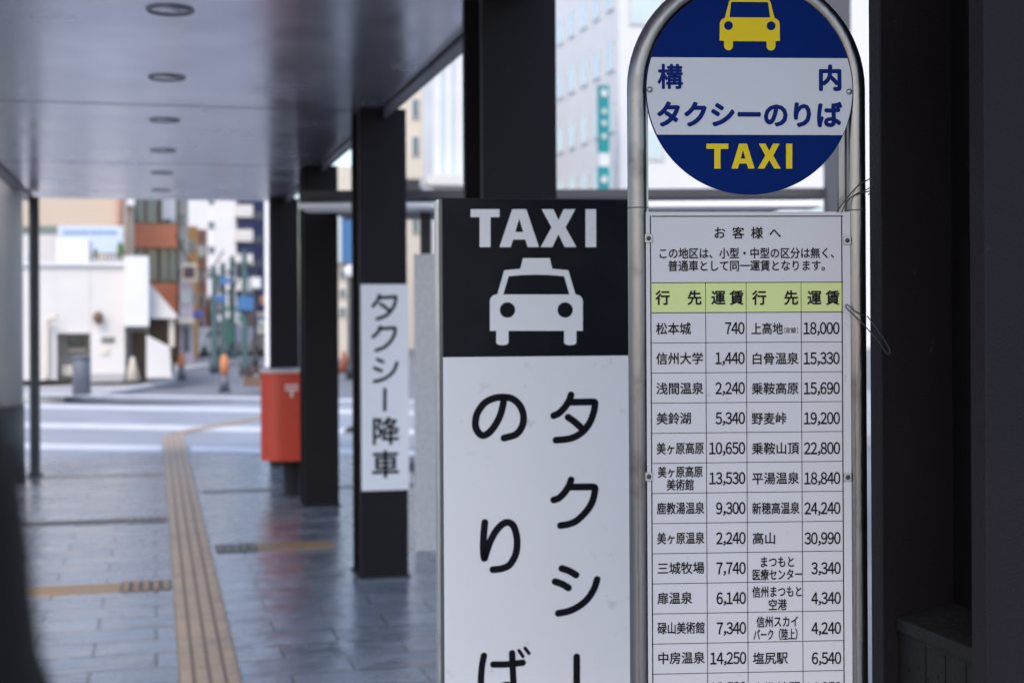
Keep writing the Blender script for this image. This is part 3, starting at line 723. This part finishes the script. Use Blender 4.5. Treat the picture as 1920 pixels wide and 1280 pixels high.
# white low building (corner house)
ZW = 37.0
wb = thing('white_house', 'low white flat roofed building on the corner with a recessed window and doorway', 'building', (ats(150, 700, ZW).x, ZW, -.15))
mb = MB(); yb = 716
fboxs(mb, -160, 497, 105, yb, ZW, 6); fboxs(mb, 105, 497, 170, 625, ZW, 6); fboxs(mb, 170, 497, 233, yb, ZW, 6); fboxs(mb, 105, 625, 170, yb, ZW + 1.2, 4.8); fboxs(mb, 233, 612, 278, yb, ZW + 1.6, 4.4)
part('wall', mb, M['white'], wb)
part('parapet', fs(-160, 491, 233, 496.6, ZW - .1, 6.2), M['white2'], wb)
part('corner_block', fs(233.2, 480, 278, 611.6, ZW - .5, 6.4), M['white2'], wb)
part('roof_housing', fs(106, 448, 166, 490.5, ZW + 1.5, 2.5), M['white2'], wb)
win(wb, 128, 622, 158, 650, ZW + 1.18, 'glass', 'brown')
part('alcove_sill', fs(126, 652, 162, 660, ZW + .9, .29), M['cream'], wb)
part('bench', fs(116, 684, 152, 704, ZW + .4, .5), M['cream'], wb)
dr = part('door', fs(247, 622, 276, yb - 2, ZW + 1.5, .09), M['brown'], wb); part('handle', fs(250, 668, 252, 676, ZW + 1.44, .05), M['alu'], dr)
gz = ZW - .1
def fpoly(pts, Z, depth): return MB().prism([ats(x, y, Z) for x, y in pts], PD * depth)
part('lean_to_roof', fpoly([(278.4, 532), (284, 535), (333, 592), (331, 597), (278.4, 597)], gz, 5), M['white'], wb)
part('porch_post', fs(317, 597.3, 327, 650, gz + .2, .4), M['cream'], wb)
part('porch_back', fs(278.4, 597.3, 326, 700, gz + 3, .3), M['brown'], wb)
part('stair_wall', fpoly([(274.5, 628), (318, 650), (322, yb - 8), (274.5, yb - 8)], gz - .6, .25), M['white'], wb)
part('downpipe', MB().tube(smooth_path([ats(88, 712, ZW - .12), ats(88, 630, ZW - .12), ats(89, 605, ZW - .14), ats(96, 596, ZW - .25), ats(106, 594, ZW - .35)], 6), .05, 10), M['cream'], wb)
part('wall_lamp', MB().ball(ats(184, 595, ZW - .15), .13, (1, 1, 1.2), 12), M['brown'], wb)
part('wall_vent', fs(190, 652, 203, 664, ZW - .05, .08), M['cream'], wb)

# plants and cone at the doorway
def shrub(name, label, c, h, m=None):
    mb = MB(); rnd = random.Random(h)
    for k in range(130):
        p_ = Vector(c) + Vector((rnd.gauss(0, .16), rnd.gauss(0, .16), h * (.25 + .75 * rnd.random())))
        a = Vector((rnd.uniform(-1, 1), rnd.uniform(-1, 1), rnd.uniform(-.6, 1))).normalized() * .11; b_ = a.orthogonal().normalized() * .035
        mb.add([p_ - a, p_ + b_, p_ + a, p_ - b_], [(0, 1, 2, 3)])
    t = thing(name, label, 'plant', c); part('foliage', mb, M['leaf'], t)
    part('stem', MB().tube([Vector(c), Vector(c) + Vector((.02, 0, h * .8))], .02, 8), M['brown'], t)
    part('pot', MB().lathe(c, [(.13, 0), (.18, .3), (.16, .3), (.15, .27), (.001, .27)], 18), M['terra'], t)
shrub('potted_plant', 'green potted plant standing in the doorway of the white house', (ats(246, 700, ZW + .8).x, ZW + .8, .0), 1.15)
c = ats(249, 706, ZW + .1); c.z = 0
t = thing('traffic_cone', 'pale cream traffic cone standing before the doorway of the white house', 'cone', c)
part('cone_body', MB().lathe(c, [(.2, .04), (.05, .62), (.04, .64), (.001, .64)], 20), M['cream'], t); part('cone_base', MB().box(c + Vector((0, 0, .02)), (.46, .46, .039)), M['rubber'], t)

# footway and kerb round the white house
kp = [ground(x, y, 0) for x, y in ((-260, 742), (120, 741), (200, 733), (270, 722), (320, 712), (345, 700), (345, 690))]
kp2 = [Vector((v.x, v.y, -.15)) for v in kp] + [Vector((kp[-1].x, 60, -.15)), Vector((kp[0].x, 60, -.15))]
fw = MB().prism(kp2, (0, 0, .10)); struct('footway', fw, M['kerb'])
ke = MB()
for a, b_ in zip(kp, kp[1:]):
    d_ = (b_ - a); n_ = Vector((-d_.y, d_.x, 0)).normalized() * .18
    ke.hexa([Vector((v.x, v.y, -.05)) for v in (a, b_, b_ + n_, a + n_)] + [Vector((v.x, v.y, -.02)) for v in (a, b_, b_ + n_, a + n_)])
struct('kerb', ke, M['paint'])

# beige block behind it
ZE = 50.0
be = facade('beige_block', 'wide beige building with dark window bands behind the white house', (-260, 180, 247, 0), ZE, 12, M['beige'])
part('white_band', fs(-260, 441, 214, 489, ZE - .25, .24), M['white'], be)
for y0, y1 in ((424, 440.5), (489.5, 503)):
    for x0 in range(-256, 106, 62): win(be, x0, y0, x0 + 58, y1, ZE - .03, 'glass', 'greenf')
part('corner_pier', fs(216, 180, 236, 640, ZE - .35, .34), M['beige'], be)
part('rain_pipe', MB().tube([ats(224, 250, ZE - .45), ats(224, 640, ZE - .45)], .09, 10), M['brick'], be)
part('roof_edge', fs(238, 362, 252, 385, ZE - .4, .39), M['white2'], be)
bb = thing('billboard', 'pale blue billboard with a line of lettering on the beige building', 'billboard', ats(170, 505, ZE - 1.2))
part('panel', fs(108, 424, 231, 508, ZE - 1.2, .2), M['skyprint'], bb)
mb = MB(); x = 118
for wd_ in (9, 6, 8, 7, 10, 0, 9, 8, 6, 10, 7):
    if wd_: fboxs(mb, x, 432, x + wd_, 438, ZE - 1.23, .02)
    x += wd_ + 2
part('lettering', mb, mat('faded_blue', (.20, .32, .55), .6), bb)
mb = MB(); fboxs(mb, 166, 484, 230, 507, ZE - 1.23, .02); part('printed_ground', mb, M['cream'], bb)
for tx, ty, tr in ((178, 476, .10), (223, 470, .16)): part('printed_tree', MB().ball(ats(tx, ty, ZE - 1.2), tr, (1, .1, 1.9)), M['leaf'], bb)

# terracotta block
ZR = 55.0
te = facade('terracotta_block', 'terracotta banded building with brown windows beside the beige block', (247, 160, 334, 0), ZR, 10, M['brown'])
for y0, y1 in ((420, 464), (530, 590), (300, 345)): part('balcony_band', fs(247.5, y0, 332, y1, ZR - .6, .59), M['terra'], te)
for y0, y1 in ((372, 419), (466, 528)):
    for x0, x1 in ((250, 272), (274, 296)): win(te, x0, y0, x1, y1, ZR - .02, 'glass', 'brown')
    win(te, 300, y0, 316, y1, ZR - .02, 'glass', 'greenf'); win(te, 317, y0, 331, y1, ZR - .02, 'palegl' if y0 < 400 else 'glass', 'greenf')
part('notice_board', fs(304, 372, 328, 411, ZR - .7, .08), M['white2'], te)
part('shop_front', fs(280, 600, 333, 672, ZR - .5, .4), M['brown'], te)

cr = facade('cream_tower', 'narrow cream building squeezed beside the terracotta block', (332, 240, 352, 0), 57, 9, M['cream'])
for y in (400, 445, 500): win(cr, 336, y, 348, y + 22, 56.98, 'glass')
orr = facade('orange_house', 'narrow orange building between the cream tower and brown shops', (350.5, 424, 371, 0), 60, 9, M['orange'])
for y in (452, 500, 550): win(orr, 354, y, 367, y + 20, 59.98, 'glass')
br = facade('brown_house', 'brown brick building beside the narrow orange one', (367, 430, 388, 0), 64, 9, M['brick'])
for y in (460, 505, 552, 600): win(br, 371, y, 384, y + 22, 63.98, 'palegl' if y == 460 else 'glass')

sp = thing('shop_sign', 'projecting shop sign with a dark plum square on the shop street', 'sign', ats(354, 530, 53))
part('panel', fs(340, 494, 369, 528, 53, .3), M['cream'], sp); part('plum_square', fs(344, 500, 365, 521, 52.95, .06), mat('plum', (.07, .035, .045), .5), sp)
part('bracket', fs(332, 508, 340, 512, 53.1, .1), M['darkmetal'], sp)
s_ = facade('lilac_shop', 'small pale lilac shop front under the plum sign', (336, 532, 362, 0), 54, 3, mat('lilac_wall', (.55, .48, .54), .8, 0, .1, 1))
win(s_, 340, 545, 358, 570, 53.98, 'palegl'); part('awning', fpoly([(335, 596), (363, 596), (365, 606), (333, 606)], 53, .9), M['cream'], s_); part('shop_door', fs(343, 612, 356, 660, 53.95, .06), M['glass'], s_)
t = solo('round_sign', 'violet blue oval shop sign hanging above the brown shop', 'sign', MB().ball(ats(370, 589, 55), .24, (1.0, .25, .72), 20), M['purple'], ats(370, 589, 55))

# white apartment tower
ZT_ = 95.0
wt = facade('white_tower', 'tall white apartment tower with stacked balconies above the shop street', (352, 40, 445, 0), ZT_, 14, M['white2'])
for k in range(7):
    y = 380 - 46 * 3 + 46 * k
    f = part('balcony', fs(441, y + 4, 474, y + 26, ZT_ - 1.4, 1.39), M['white'], wt); part('dark_gap_panel', fs(446, y + 27, 474, y + 46, ZT_ - .2, .19), M['navy'], wt)  # upright navy panel fills the gap below each balcony
    win(wt, 391, y + 36, 403, y + 48, ZT_ - .02, 'glass', 'navy')
part('grooved_bay', fs(404, 40, 440, 640, ZT_ - .5, .49), M['white2'], wt)
nb = facade('navy_block', 'dark navy building right of the white apartment tower', (440, 120, 498, 0), 82 + 16, 10, M['navy'])
for y in (395, 440, 485, 530):
    for x in (477, 486): win(nb, x, y, x + 7, y + 18, 97.98, 'glass', 'navy')
wp_ = solo('lamp_post', 'tall white post standing at the roadside beside the navy building', 'lamp post', MB().lathe(Vector((ats(497, 640, 34).x, 34, -.15)), [(.10, 0), (.10, .5), (.07, .52), (.06, 9)], 16), M['white2'], Vector((ats(497, 640, 34).x, 34, -.15)))

# street furniture down the shopping street
def street_pole(x, Z, top, m, r, label, name='street_pole', cat='pole'):
    b_ = ats(x, 650, Z); b_.z = -.15; t = thing(name, label, cat, b_)
    part('shaft', MB().lathe(b_, [(r * 1.6, 0), (r * 1.6, .4), (r, .42), (r * .8, ats(x, top, Z).z + .15)], 12), M[m], t)
    return t, b_
def flag(t, x0, y0, x1, y1, Z, m, name='sign_plate'): return part(name, fs(x0, y0, x1, y1, Z - .2, .06), M[m], t, .01)
t, _ = street_pole(402, 46, 500, 'tealpole', .10, 'dark teal street pole with crossarm and small blue plate'); part('crossarm', fs(390, 515, 424, 521, 46, .1), M['tealpole'], t); flag(t, 404, 553, 424, 566, 46, 'bluesign')
t, _ = street_pole(419, 52, 492, 'tealpole', .11, 'dark teal street pole topped by a round blue sign'); part('round_plate', MB().lathe(ats(419, 526, 51.8), [(.17, 0), (.17, .04)], 24, (0, 1, 0)), M['bluesign'], t); part('pink_plate', fs(424, 520, 433, 532, 51.8, .05), M['purple'], t)
t, _ = street_pole(436, 58, 480, 'tealpole', .12, 'teal street pole with green banner over the shops'); flag(t, 424, 610, 436, 645, 58, 'greenf', 'banner'); part('crossarm', fs(425, 508, 466, 514, 58, .1), M['tealpole'], t)
t, _ = street_pole(459, 44, 470, 'tealpole', .10, 'dark teal street pole carrying a large blue road sign'); flag(t, 446, 556, 475, 582, 44, 'bluesign', 'road_sign'); part('lamp_arm', fs(440, 492, 472, 498, 44, .1), M['tealpole'], t)
t, _ = street_pole(478, 50, 505, 'darkmetal', .08, 'thin black pole with white square sign near the navy building'); flag(t, 471, 520, 489, 540, 50, 'white2')
for i, (x0, x1, y0, Z, m, lab) in enumerate(((392, 420, 560, 70, 'brick', 'dim brown shop front far along the left of the street'), (418, 446, 575, 78, 'greenf', 'dark green shop front at the far end of the street'), (444, 476, 590, 74, 'bluegrey', 'slate grey shop front on the far right of the street'), (474, 500, 585, 66, 'cream', 'cream shop front below the navy building'))):
    s_ = facade('corner_shop', lab, (x0, y0, x1, 0), Z, 5, M[m], 'shop')
    part('shop_window', fs(x0 + 3, y0 + 32, x1 - 3, y0 + 62, Z - .05, .08), M['glass'], s_); part('shop_board', fs(x0 + 2, y0 + 8, x1 - 2, y0 + 22, Z - .1, .12), M['white2' if i != 3 else 'bluesign'], s_)
def car(x, y, L, label, m, yaw_):
    b_ = ground(x, y, -.15); t = thing('parked_car', label, 'car', b_)
    ca, sa = math.cos(yaw_), math.sin(yaw_); fx = Vector((ca, sa, 0)); fy = Vector((-sa, ca, 0)); k = L / 4
    prof = [(-2, .3), (2, .3), (2, .75), (1.85, .9), (1.1, 1.0), (.45, 1.45), (-1.3, 1.48), (-1.9, 1.0), (-2, .8)]
    part('body', MB().prism([b_ + fx * a * k + Vector((0, 0, z * k)) - fy * .82 * k for a, z in prof], fy * 1.64 * k), m, t, .05)
    gl = [(.95, 1.02), (.42, 1.38), (-1.22, 1.40), (-1.65, 1.02)]
    part('side_windows', MB().prism([b_ + fx * a * k + Vector((0, 0, z * k)) - fy * .835 * k for a, z in gl], fy * 1.67 * k), M['glass'], t)
    for a in (-1.25, 1.25):
        for sd_ in (-.8, .8):
            wl = part('wheel', MB().lathe(b_ + fx * a * k + fy * sd_ * k + Vector((0, 0, .31 * k)) - fy * .1 * k, [(.2 * k, 0), (.31 * k, .02), (.31 * k, .2 * k), (.2 * k, .22 * k)], 18, fy), M['rubber'], t)
    for sd_ in (-.6, .6): part('headlight', MB().box(b_ + fx * 2.0 * k + fy * sd_ * k + Vector((0, 0, .72 * k)), (.06, .3 * k, .14 * k), (fx, fy, Vector((0, 0, 1)))), M['palegl'], t)
car(366, 672, 3.6, 'white car parked at the mouth of the shop street', M['white2'], R(-96))
car(466, 668, 3.6, 'pale grey car farther right, near the blue road sign', mat('silver_paint', (.42, .43, .45), .35, .5), R(-100))
for x, y0, y1, wd_, Z, m_, lab in ((398, 590, 602, 16, 50, 'white2', 'small white shop sign left of the teal poles'), (412, 500, 512, 10, 60, 'teal', 'small teal shop sign high between the poles'), (428, 540, 575, 7, 62, 'white2', 'slim white vertical shop banner between the teal poles'),
        (441, 588, 606, 22, 56, 'white2', 'wide white shop sign under the blue road sign'), (486, 600, 625, 10, 52, 'cream', 'cream shop sign at the right end of the street'), (407, 525, 550, 6, 64, 'greenf', 'dark green vertical shop sign behind the poles'), (466, 520, 548, 9, 60, 'palegl', 'pale blue shop sign before the navy building'), (488, 555, 570, 9, 58, 'terra', 'small terracotta shop sign by the white roadside post')):
    t = thing('shop_sign', lab, 'sign', ats(x, y1, Z), 'small shop signs along the street'); part('panel', fs(x, y0, x + wd_, y1, Z, .15), M[m_], t); part('lettering', fs(x + wd_ * .25, y0 + 3, x + wd_ * .75, y1 - 3, Z - .02, .015), M['greenf' if m_ != 'greenf' else 'white2'], t); part('bracket', fs(x + wd_ + .1, (y0 + y1) / 2 - 1, x + wd_ + 4, (y0 + y1) / 2 + 1, Z + .05, .05), M['darkmetal'], t)

def cable(x0, y0, s0_, x1, y1, s1_, label):
    a, b_ = ats(x0, y0, s0_), ats(x1, y1, s1_); pts = [a + (b_ - a) * (k / 12) - Vector((0, 0, 1.0 * (1 - (k / 6 - 1) ** 2))) for k in range(13)]
    solo('overhead_cable', label, 'cable', MB().tube(pts, .03, 6), M['rubber'], a, 'cables over the street')
cable(402, 502, 46, 459, 474, 44, 'lower overhead cable strung between the teal street poles')
cable(419, 470, 52, 330, 440, 54, 'overhead cable running from the street pole to the terracotta block')
rl = MB()
for k in range(9): rl.tube([ats(170 + 7 * k, 490, ZW + .4), ats(170 + 7 * k, 476, ZW + .4)], .022, 6)
rl.tube([ats(168, 476, ZW + .4), ats(230, 476, ZW + .4)], .025, 6); part('roof_railing', rl, M['polegrey'], wb)
part('air_unit', fs(185, 478, 203, 490.4, ZW + 1.6, .5), M['cream'], wb, .02); part('air_unit', fs(30, 476, 52, 490.4, ZW + 1.6, .5), M['grey'], wb, .02)
part('name_plate', fs(190, 632, 214, 642, ZW - .04, .06), M['polegrey'], wb)
part('wall_plinth', fs(170.3, 700, 232.8, yb, ZW - .06, .055), M['kerb'], wb)

# bollards and marker posts
b_ = ground(153, 740); t = thing('bollard', 'thick grey bollard standing before the white house', 'bollard', b_)
part('shaft', MB().lathe(b_, [(.19, 0), (.19, .72), (.17, .74), (.17, .76)], 28), M['postgrey'], t); part('cap', MB().lathe(b_ + Vector((0, 0, .76)), [(.20, 0), (.20, .04), (.12, .075), (.001, .08)], 28), M['postgrey'], t)
def marker(x, y, h, label):
    b_ = ground(x, y); t = thing('marker_post', label, 'marker post', b_)
    part('foot', MB().lathe(b_, [(.15, 0), (.13, .05), (.05, .06)], 18), M['rubber'], t)
    part('lower_sleeve', MB().lathe(b_, [(.10, .061), (.09, h * .45)], 18), M['postgrey'], t)
    part('orange_sleeve', MB().lathe(b_, [(.085, h * .45 + .001), (.10, h * .8), (.06, h * .97), (.001, h)], 18), M['cone'], t)
marker(421, 735, .82, 'orange topped marker post on the plaza left of the post box')
marker(340, 712, .72, 'faint orange marker post at the kerb by the white stair wall')
b_ = ground(478, 724); t = thing('planter', 'low dark planter with brown shrubs behind the post box', 'planter', b_)
part('trough', MB().box(b_ + Vector((.1, .2, .11)), (.75, .4, .22)), M['brown'], t, .02)
mb = MB(); rnd = random.Random(3)
for k in range(120):
    p_ = b_ + Vector((.1 + rnd.uniform(-.36, .36), .2 + rnd.uniform(-.2, .2), .22 + .22 * rnd.random())); a = Vector((rnd.uniform(-1, 1), rnd.uniform(-1, 1), rnd.uniform(0, 1))).normalized() * .08; q_ = a.orthogonal().normalized() * .03
    mb.add([p_ - a, p_ + q_, p_ + a, p_ - q_], [(0, 1, 2, 3)])
part('foliage', mb, M['brown'], t)

# between the columns on the right
b_ = ground(652, 812); solo('wheel_stop', 'dark wedge shaped rubber wheel stop between two columns', 'wheel stop',
     MB().prism([b_ + Vector((-.06, 0, .0)), b_ + Vector((.42, 0, 0)), b_ + Vector((.42, 0, .16)), b_ + Vector((-.03, 0, .06))], (0, .5, 0)), M['rubber'], b_, bevel=.01)
rb = facade('pale_block', 'pale block with blue signboard seen between the columns', (600, 310, 676, 0), 60, 9, M['cream'])
for y in (505, 540, 575): win(rb, 636, y, 648, y + 18, 59.98, 'glass')
part('blue_signboard', fs(640, 400, 664, 492, 59.5, .3), M['bluesign'], rb); part('white_signboard', fs(630, 402, 640, 492, 59.4, .3), M['palegl'], rb)
c = ground(645, 700); t = thing('traffic_cone', 'orange traffic cone beyond the columns, partly hidden', 'cone', c)
part('cone_body', MB().lathe(c, [(.17, .04), (.05, .62), (.04, .64), (.001, .64)], 20), mat('cone_rust', (.34, .11, .06), .6), t); part('cone_base', MB().box(c + Vector((0, 0, .02)), (.5, .5, .039)), M['rubber'], t)
t, _ = street_pole(656, 40, 500, 'darkmetal', .07, 'dark post with round white mirror seen between the columns'); part('mirror', MB().ball(ats(656, 508, 39.8), .17, (1, .4, 1), 18), M['white2'], t)

# white panelled hall seen left of the big column
wh = facade('panelled_hall', 'pale panelled building with a white ledge seen beside the big column', (811, -200, 930, 0), 60, 2.6, M['white2'])
part('ledge', fs(800, 330, 930, 346, 58.5, 1.49), M['white'], wh)
for x in (826, 846, 866): part('panel_rib', fs(x, -200, x + 2.5, 329, 59.9, .09), M['palegl'], wh)
ch = facade('cream_flats', 'cream flats with square windows behind the drop-off column', (700, 60, 800, 0), 75, 9, M['cream'])
for y in (185, 255, 400): win(ch, 772, y, 786, y + 38, 74.98, 'glass')
part('dark_base', fs(700, 336, 800, 372, 74.5, .48), M['bluegrey'], ch)

# office block running parallel to the walkway, with its pale end wall
ZA = 66.0; cnr = ats(1163, 590, ZA); sA_, lA_ = SL(cnr)
ob = thing('office_block', 'white office block with rows of windows seen right of the big column', 'building', (cnr.x, cnr.y, -.15))
hz = 34
part('wall', MB().hexa([P(sA_, lA_, -.15), P(sA_, lA_ + 30, -.15), P(sA_ + 42, lA_ + 30, -.15), P(sA_ + 42, lA_, -.15), P(sA_, lA_, hz), P(sA_, lA_ + 30, hz), P(sA_ + 42, lA_ + 30, hz), P(sA_ + 42, lA_, hz)]), M['white2'], ob)
ax = (PD, PR, Vector((0, 0, 1)))
for r_ in range(10):
    for k in range(14):
        s_w = sA_ + 1.2 + 2.25 * k; zz = 2.3 + 3.02 * r_
        f = part('window', MB().box(P(s_w, lA_ - .01, zz), (1.15, .10, 1.5), ax), M['grey'], ob)
        part('pane', MB().box(P(s_w, lA_ - .065, zz), (1.0, .02, 1.36), ax), M['palegl'], f)
for r_ in range(9):
    for l_ in (1.4, 6.0, 10.6, 15.2):
        f = part('window', MB().box(P(sA_ - .01, lA_ + l_, 3.3 + 3.3 * r_), (1.8, .1, 1.5), (PR, PD, Vector((0, 0, 1)))), M['grey'], ob)
        part('pane', MB().box(P(sA_ - .065, lA_ + l_, 3.3 + 3.3 * r_), (1.6, .02, 1.3), (PR, PD, Vector((0, 0, 1)))), M['palegl'], f)
ts = thing('teal_sign', 'tall teal banner sign with white characters on the corner of the office block', 'sign', ats(1133, 350, 64.5))
part('panel', fs(1124.5, 160, 1142, 287, 64.5, .35), M['teal'], ts); part('white_panel', fs(1124.5, 287.3, 1142, 311.7, 64.5, .35), M['white2'], ts)
part('lower_panel', fs(1124.5, 312, 1142, 370, 64.5, .35), M['teal'], ts)
mb = MB()
for y, r_ in ((175, .17), (209, .12), (231, .12), (256, .12), (337, .17)):
    c = ats(1133, y, 64.47)
    mb.lathe(c, [(r_ * .45, 0), (r_, 0), (r_, .02), (r_ * .45, .02), (r_ * .45, 0)], 16, tuple(-PD)).box(c, (.06, .02, r_ * 2.4), (PR, PD, Vector((0, 0, 1))))
part('lettering', mb, M['white2'], ts)

# ------------------------------------------------------------------ passer-by in a dark coat, close at the left
def skin_mesh(name, verts, edges, rad, root, m, parent, sub=2):
    me = bpy.data.meshes.new(name); me.from_pydata([tuple(v) for v in verts], edges, []); o = bpy.data.objects.new(name, me); COL.objects.link(o)
    md = o.modifiers.new('skin', 'SKIN'); md.use_smooth_shade = True
    for i, r_ in enumerate(rad): me.skin_vertices[0].data[i].radius = (r_, r_) if not isinstance(r_, tuple) else r_
    for i in range(len(verts)): me.skin_vertices[0].data[i].use_root = (i == root)
    sb = o.modifiers.new('sub', 'SUBSURF'); sb.levels = sub; sb.render_levels = sub
    bpy.context.view_layer.update()
    nm = bpy.data.meshes.new_from_object(o.evaluated_get(bpy.context.evaluated_depsgraph_get()))
    nm.name = name; bpy.data.objects.remove(o); nm.materials.clear(); nm.materials.append(m)
    for p_ in nm.polygons: p_.use_smooth = True
    ob_ = bpy.data.objects.new(name, nm); COL.objects.link(ob_); ob_.parent = parent; return ob_
pz = .62; pe = at(44, 1000, pz)
pr = thing('person', 'person with long black hair and a black coat standing close at the left edge', 'person', (-.307, pz, 0))
k = .926
V = lambda x, y, z: Vector((x, y, z)) * k
bv = [V(0, 0, .95), V(0, 0, 1.12), V(0, -.01, 1.32), V(0, 0, 1.47), V(0, .015, 1.54), V(0, .02, 1.62), V(0, .015, 1.70)]
be_ = [(0, 1), (1, 2), (2, 3), (3, 4), (4, 5), (5, 6)]; rd_ = [.13, .115, .14, .065, .055, .078, .07]
def chain(start, pts, rads):
    prev = start
    for p_, r_ in zip(pts, rads): bv.append(p_); rd_.append(r_); be_.append((prev, len(bv) - 1)); prev = len(bv) - 1
    return prev
for sx in (-1, 1):
    chain(0, [V(.09 * sx, 0, .86), V(.10 * sx, .01, .48), V(.10 * sx, -.02, .09), V(.105 * sx, .12, .035)], [.085, .055, .038, .03])
    wr = chain(2, [V(.17 * sx, 0, 1.40), V(.215 * sx, -.01, 1.15), V(.225 * sx, .04, .90), V(.225 * sx, .06, .82)], [.058, .044, .030, .026])
    for j in range(4): chain(wr, [V((.225) * sx, .085 - .02 * j, .765), V(.222 * sx, .092 - .02 * j, .735 - .004 * (1.5 - abs(j - 1.5))), V(.214 * sx, .093 - .02 * j, .70)], [.0095, .0088, .008])
    chain(wr, [V(.215 * sx, .10, .80), V(.205 * sx, .115, .77)], [.011, .009])
body_ = skin_mesh('body', bv, be_, [r_ * k for r_ in rd_], 0, M['skin'], pr)
fc = MB(); BASE[pr.name] = Vector(pr.location); hb = Vector(pr.location)
fc.ball(hb + V(0, .108, 1.625), .014 * k, (1, 1.3, 1.3), 10)
part('nose', fc, M['skin'], pr)
for sx in (-1, 1):
    part('eye', MB().ball(hb + V(.032 * sx, .088, 1.655), .011 * k, (1.2, .7, .8), 10), M['ink'], pr)
    part('ear', MB().ball(hb + V(.08 * sx, .01, 1.64), .022 * k, (.4, .8, 1.3), 10), M['skin'], pr)
part('mouth', MB().ball(hb + V(0, .095, 1.588), .02 * k, (1.1, .3, .3), 10), M['terra'], pr)
part('hair', MB().lathe(Vector((hb.x, hb.y - .042, 0)), [(.10, 1.34), (.128, 1.36), (.132, 1.40), (.126, 1.44), (.116, 1.485), (.109, 1.505), (.106, 1.53), (.105, 1.55), (.101, 1.58), (.087, 1.625), (.055, 1.655), (.025, 1.664), (.0005, 1.666)], 40), M['hair'], pr)
cv2 = [V(0, 0, .95), V(0, 0, 1.12), V(0, -.01, 1.30), V(0, 0, 1.47), V(0, 0, .62)]; ce = [(0, 1), (1, 2), (2, 3), (0, 4)]; cr2 = [.165, .155, .175, .085, .19]
bv, be_, rd_ = cv2, ce, cr2
for sx in (-1, 1): chain(2, [V(.170 * sx, 0, 1.435), V(.212 * sx, -.01, 1.15), V(.230 * sx, .04, .88)], [.098, .070, .054])
coat = skin_mesh('coat', bv, be_, [r_ * k for r_ in rd_], 0, M['cloth'], pr)
bv, be_, rd_ = [V(0, 0, .92)], [], [.135]
for sx in (-1, 1): chain(0, [V(.09 * sx, 0, .84), V(.10 * sx, .01, .48), V(.10 * sx, -.015, .11)], [.10, .072, .06])
skin_mesh('trousers', bv, be_, [r_ * k for r_ in rd_], 0, M['charcoal_dark'], pr)
for sx in (-1, 1): part('shoe', MB().ball(hb + V(.103 * sx, .045, .045), .13 * k, (.38, 1, .35), 16), M['rubber'], pr)
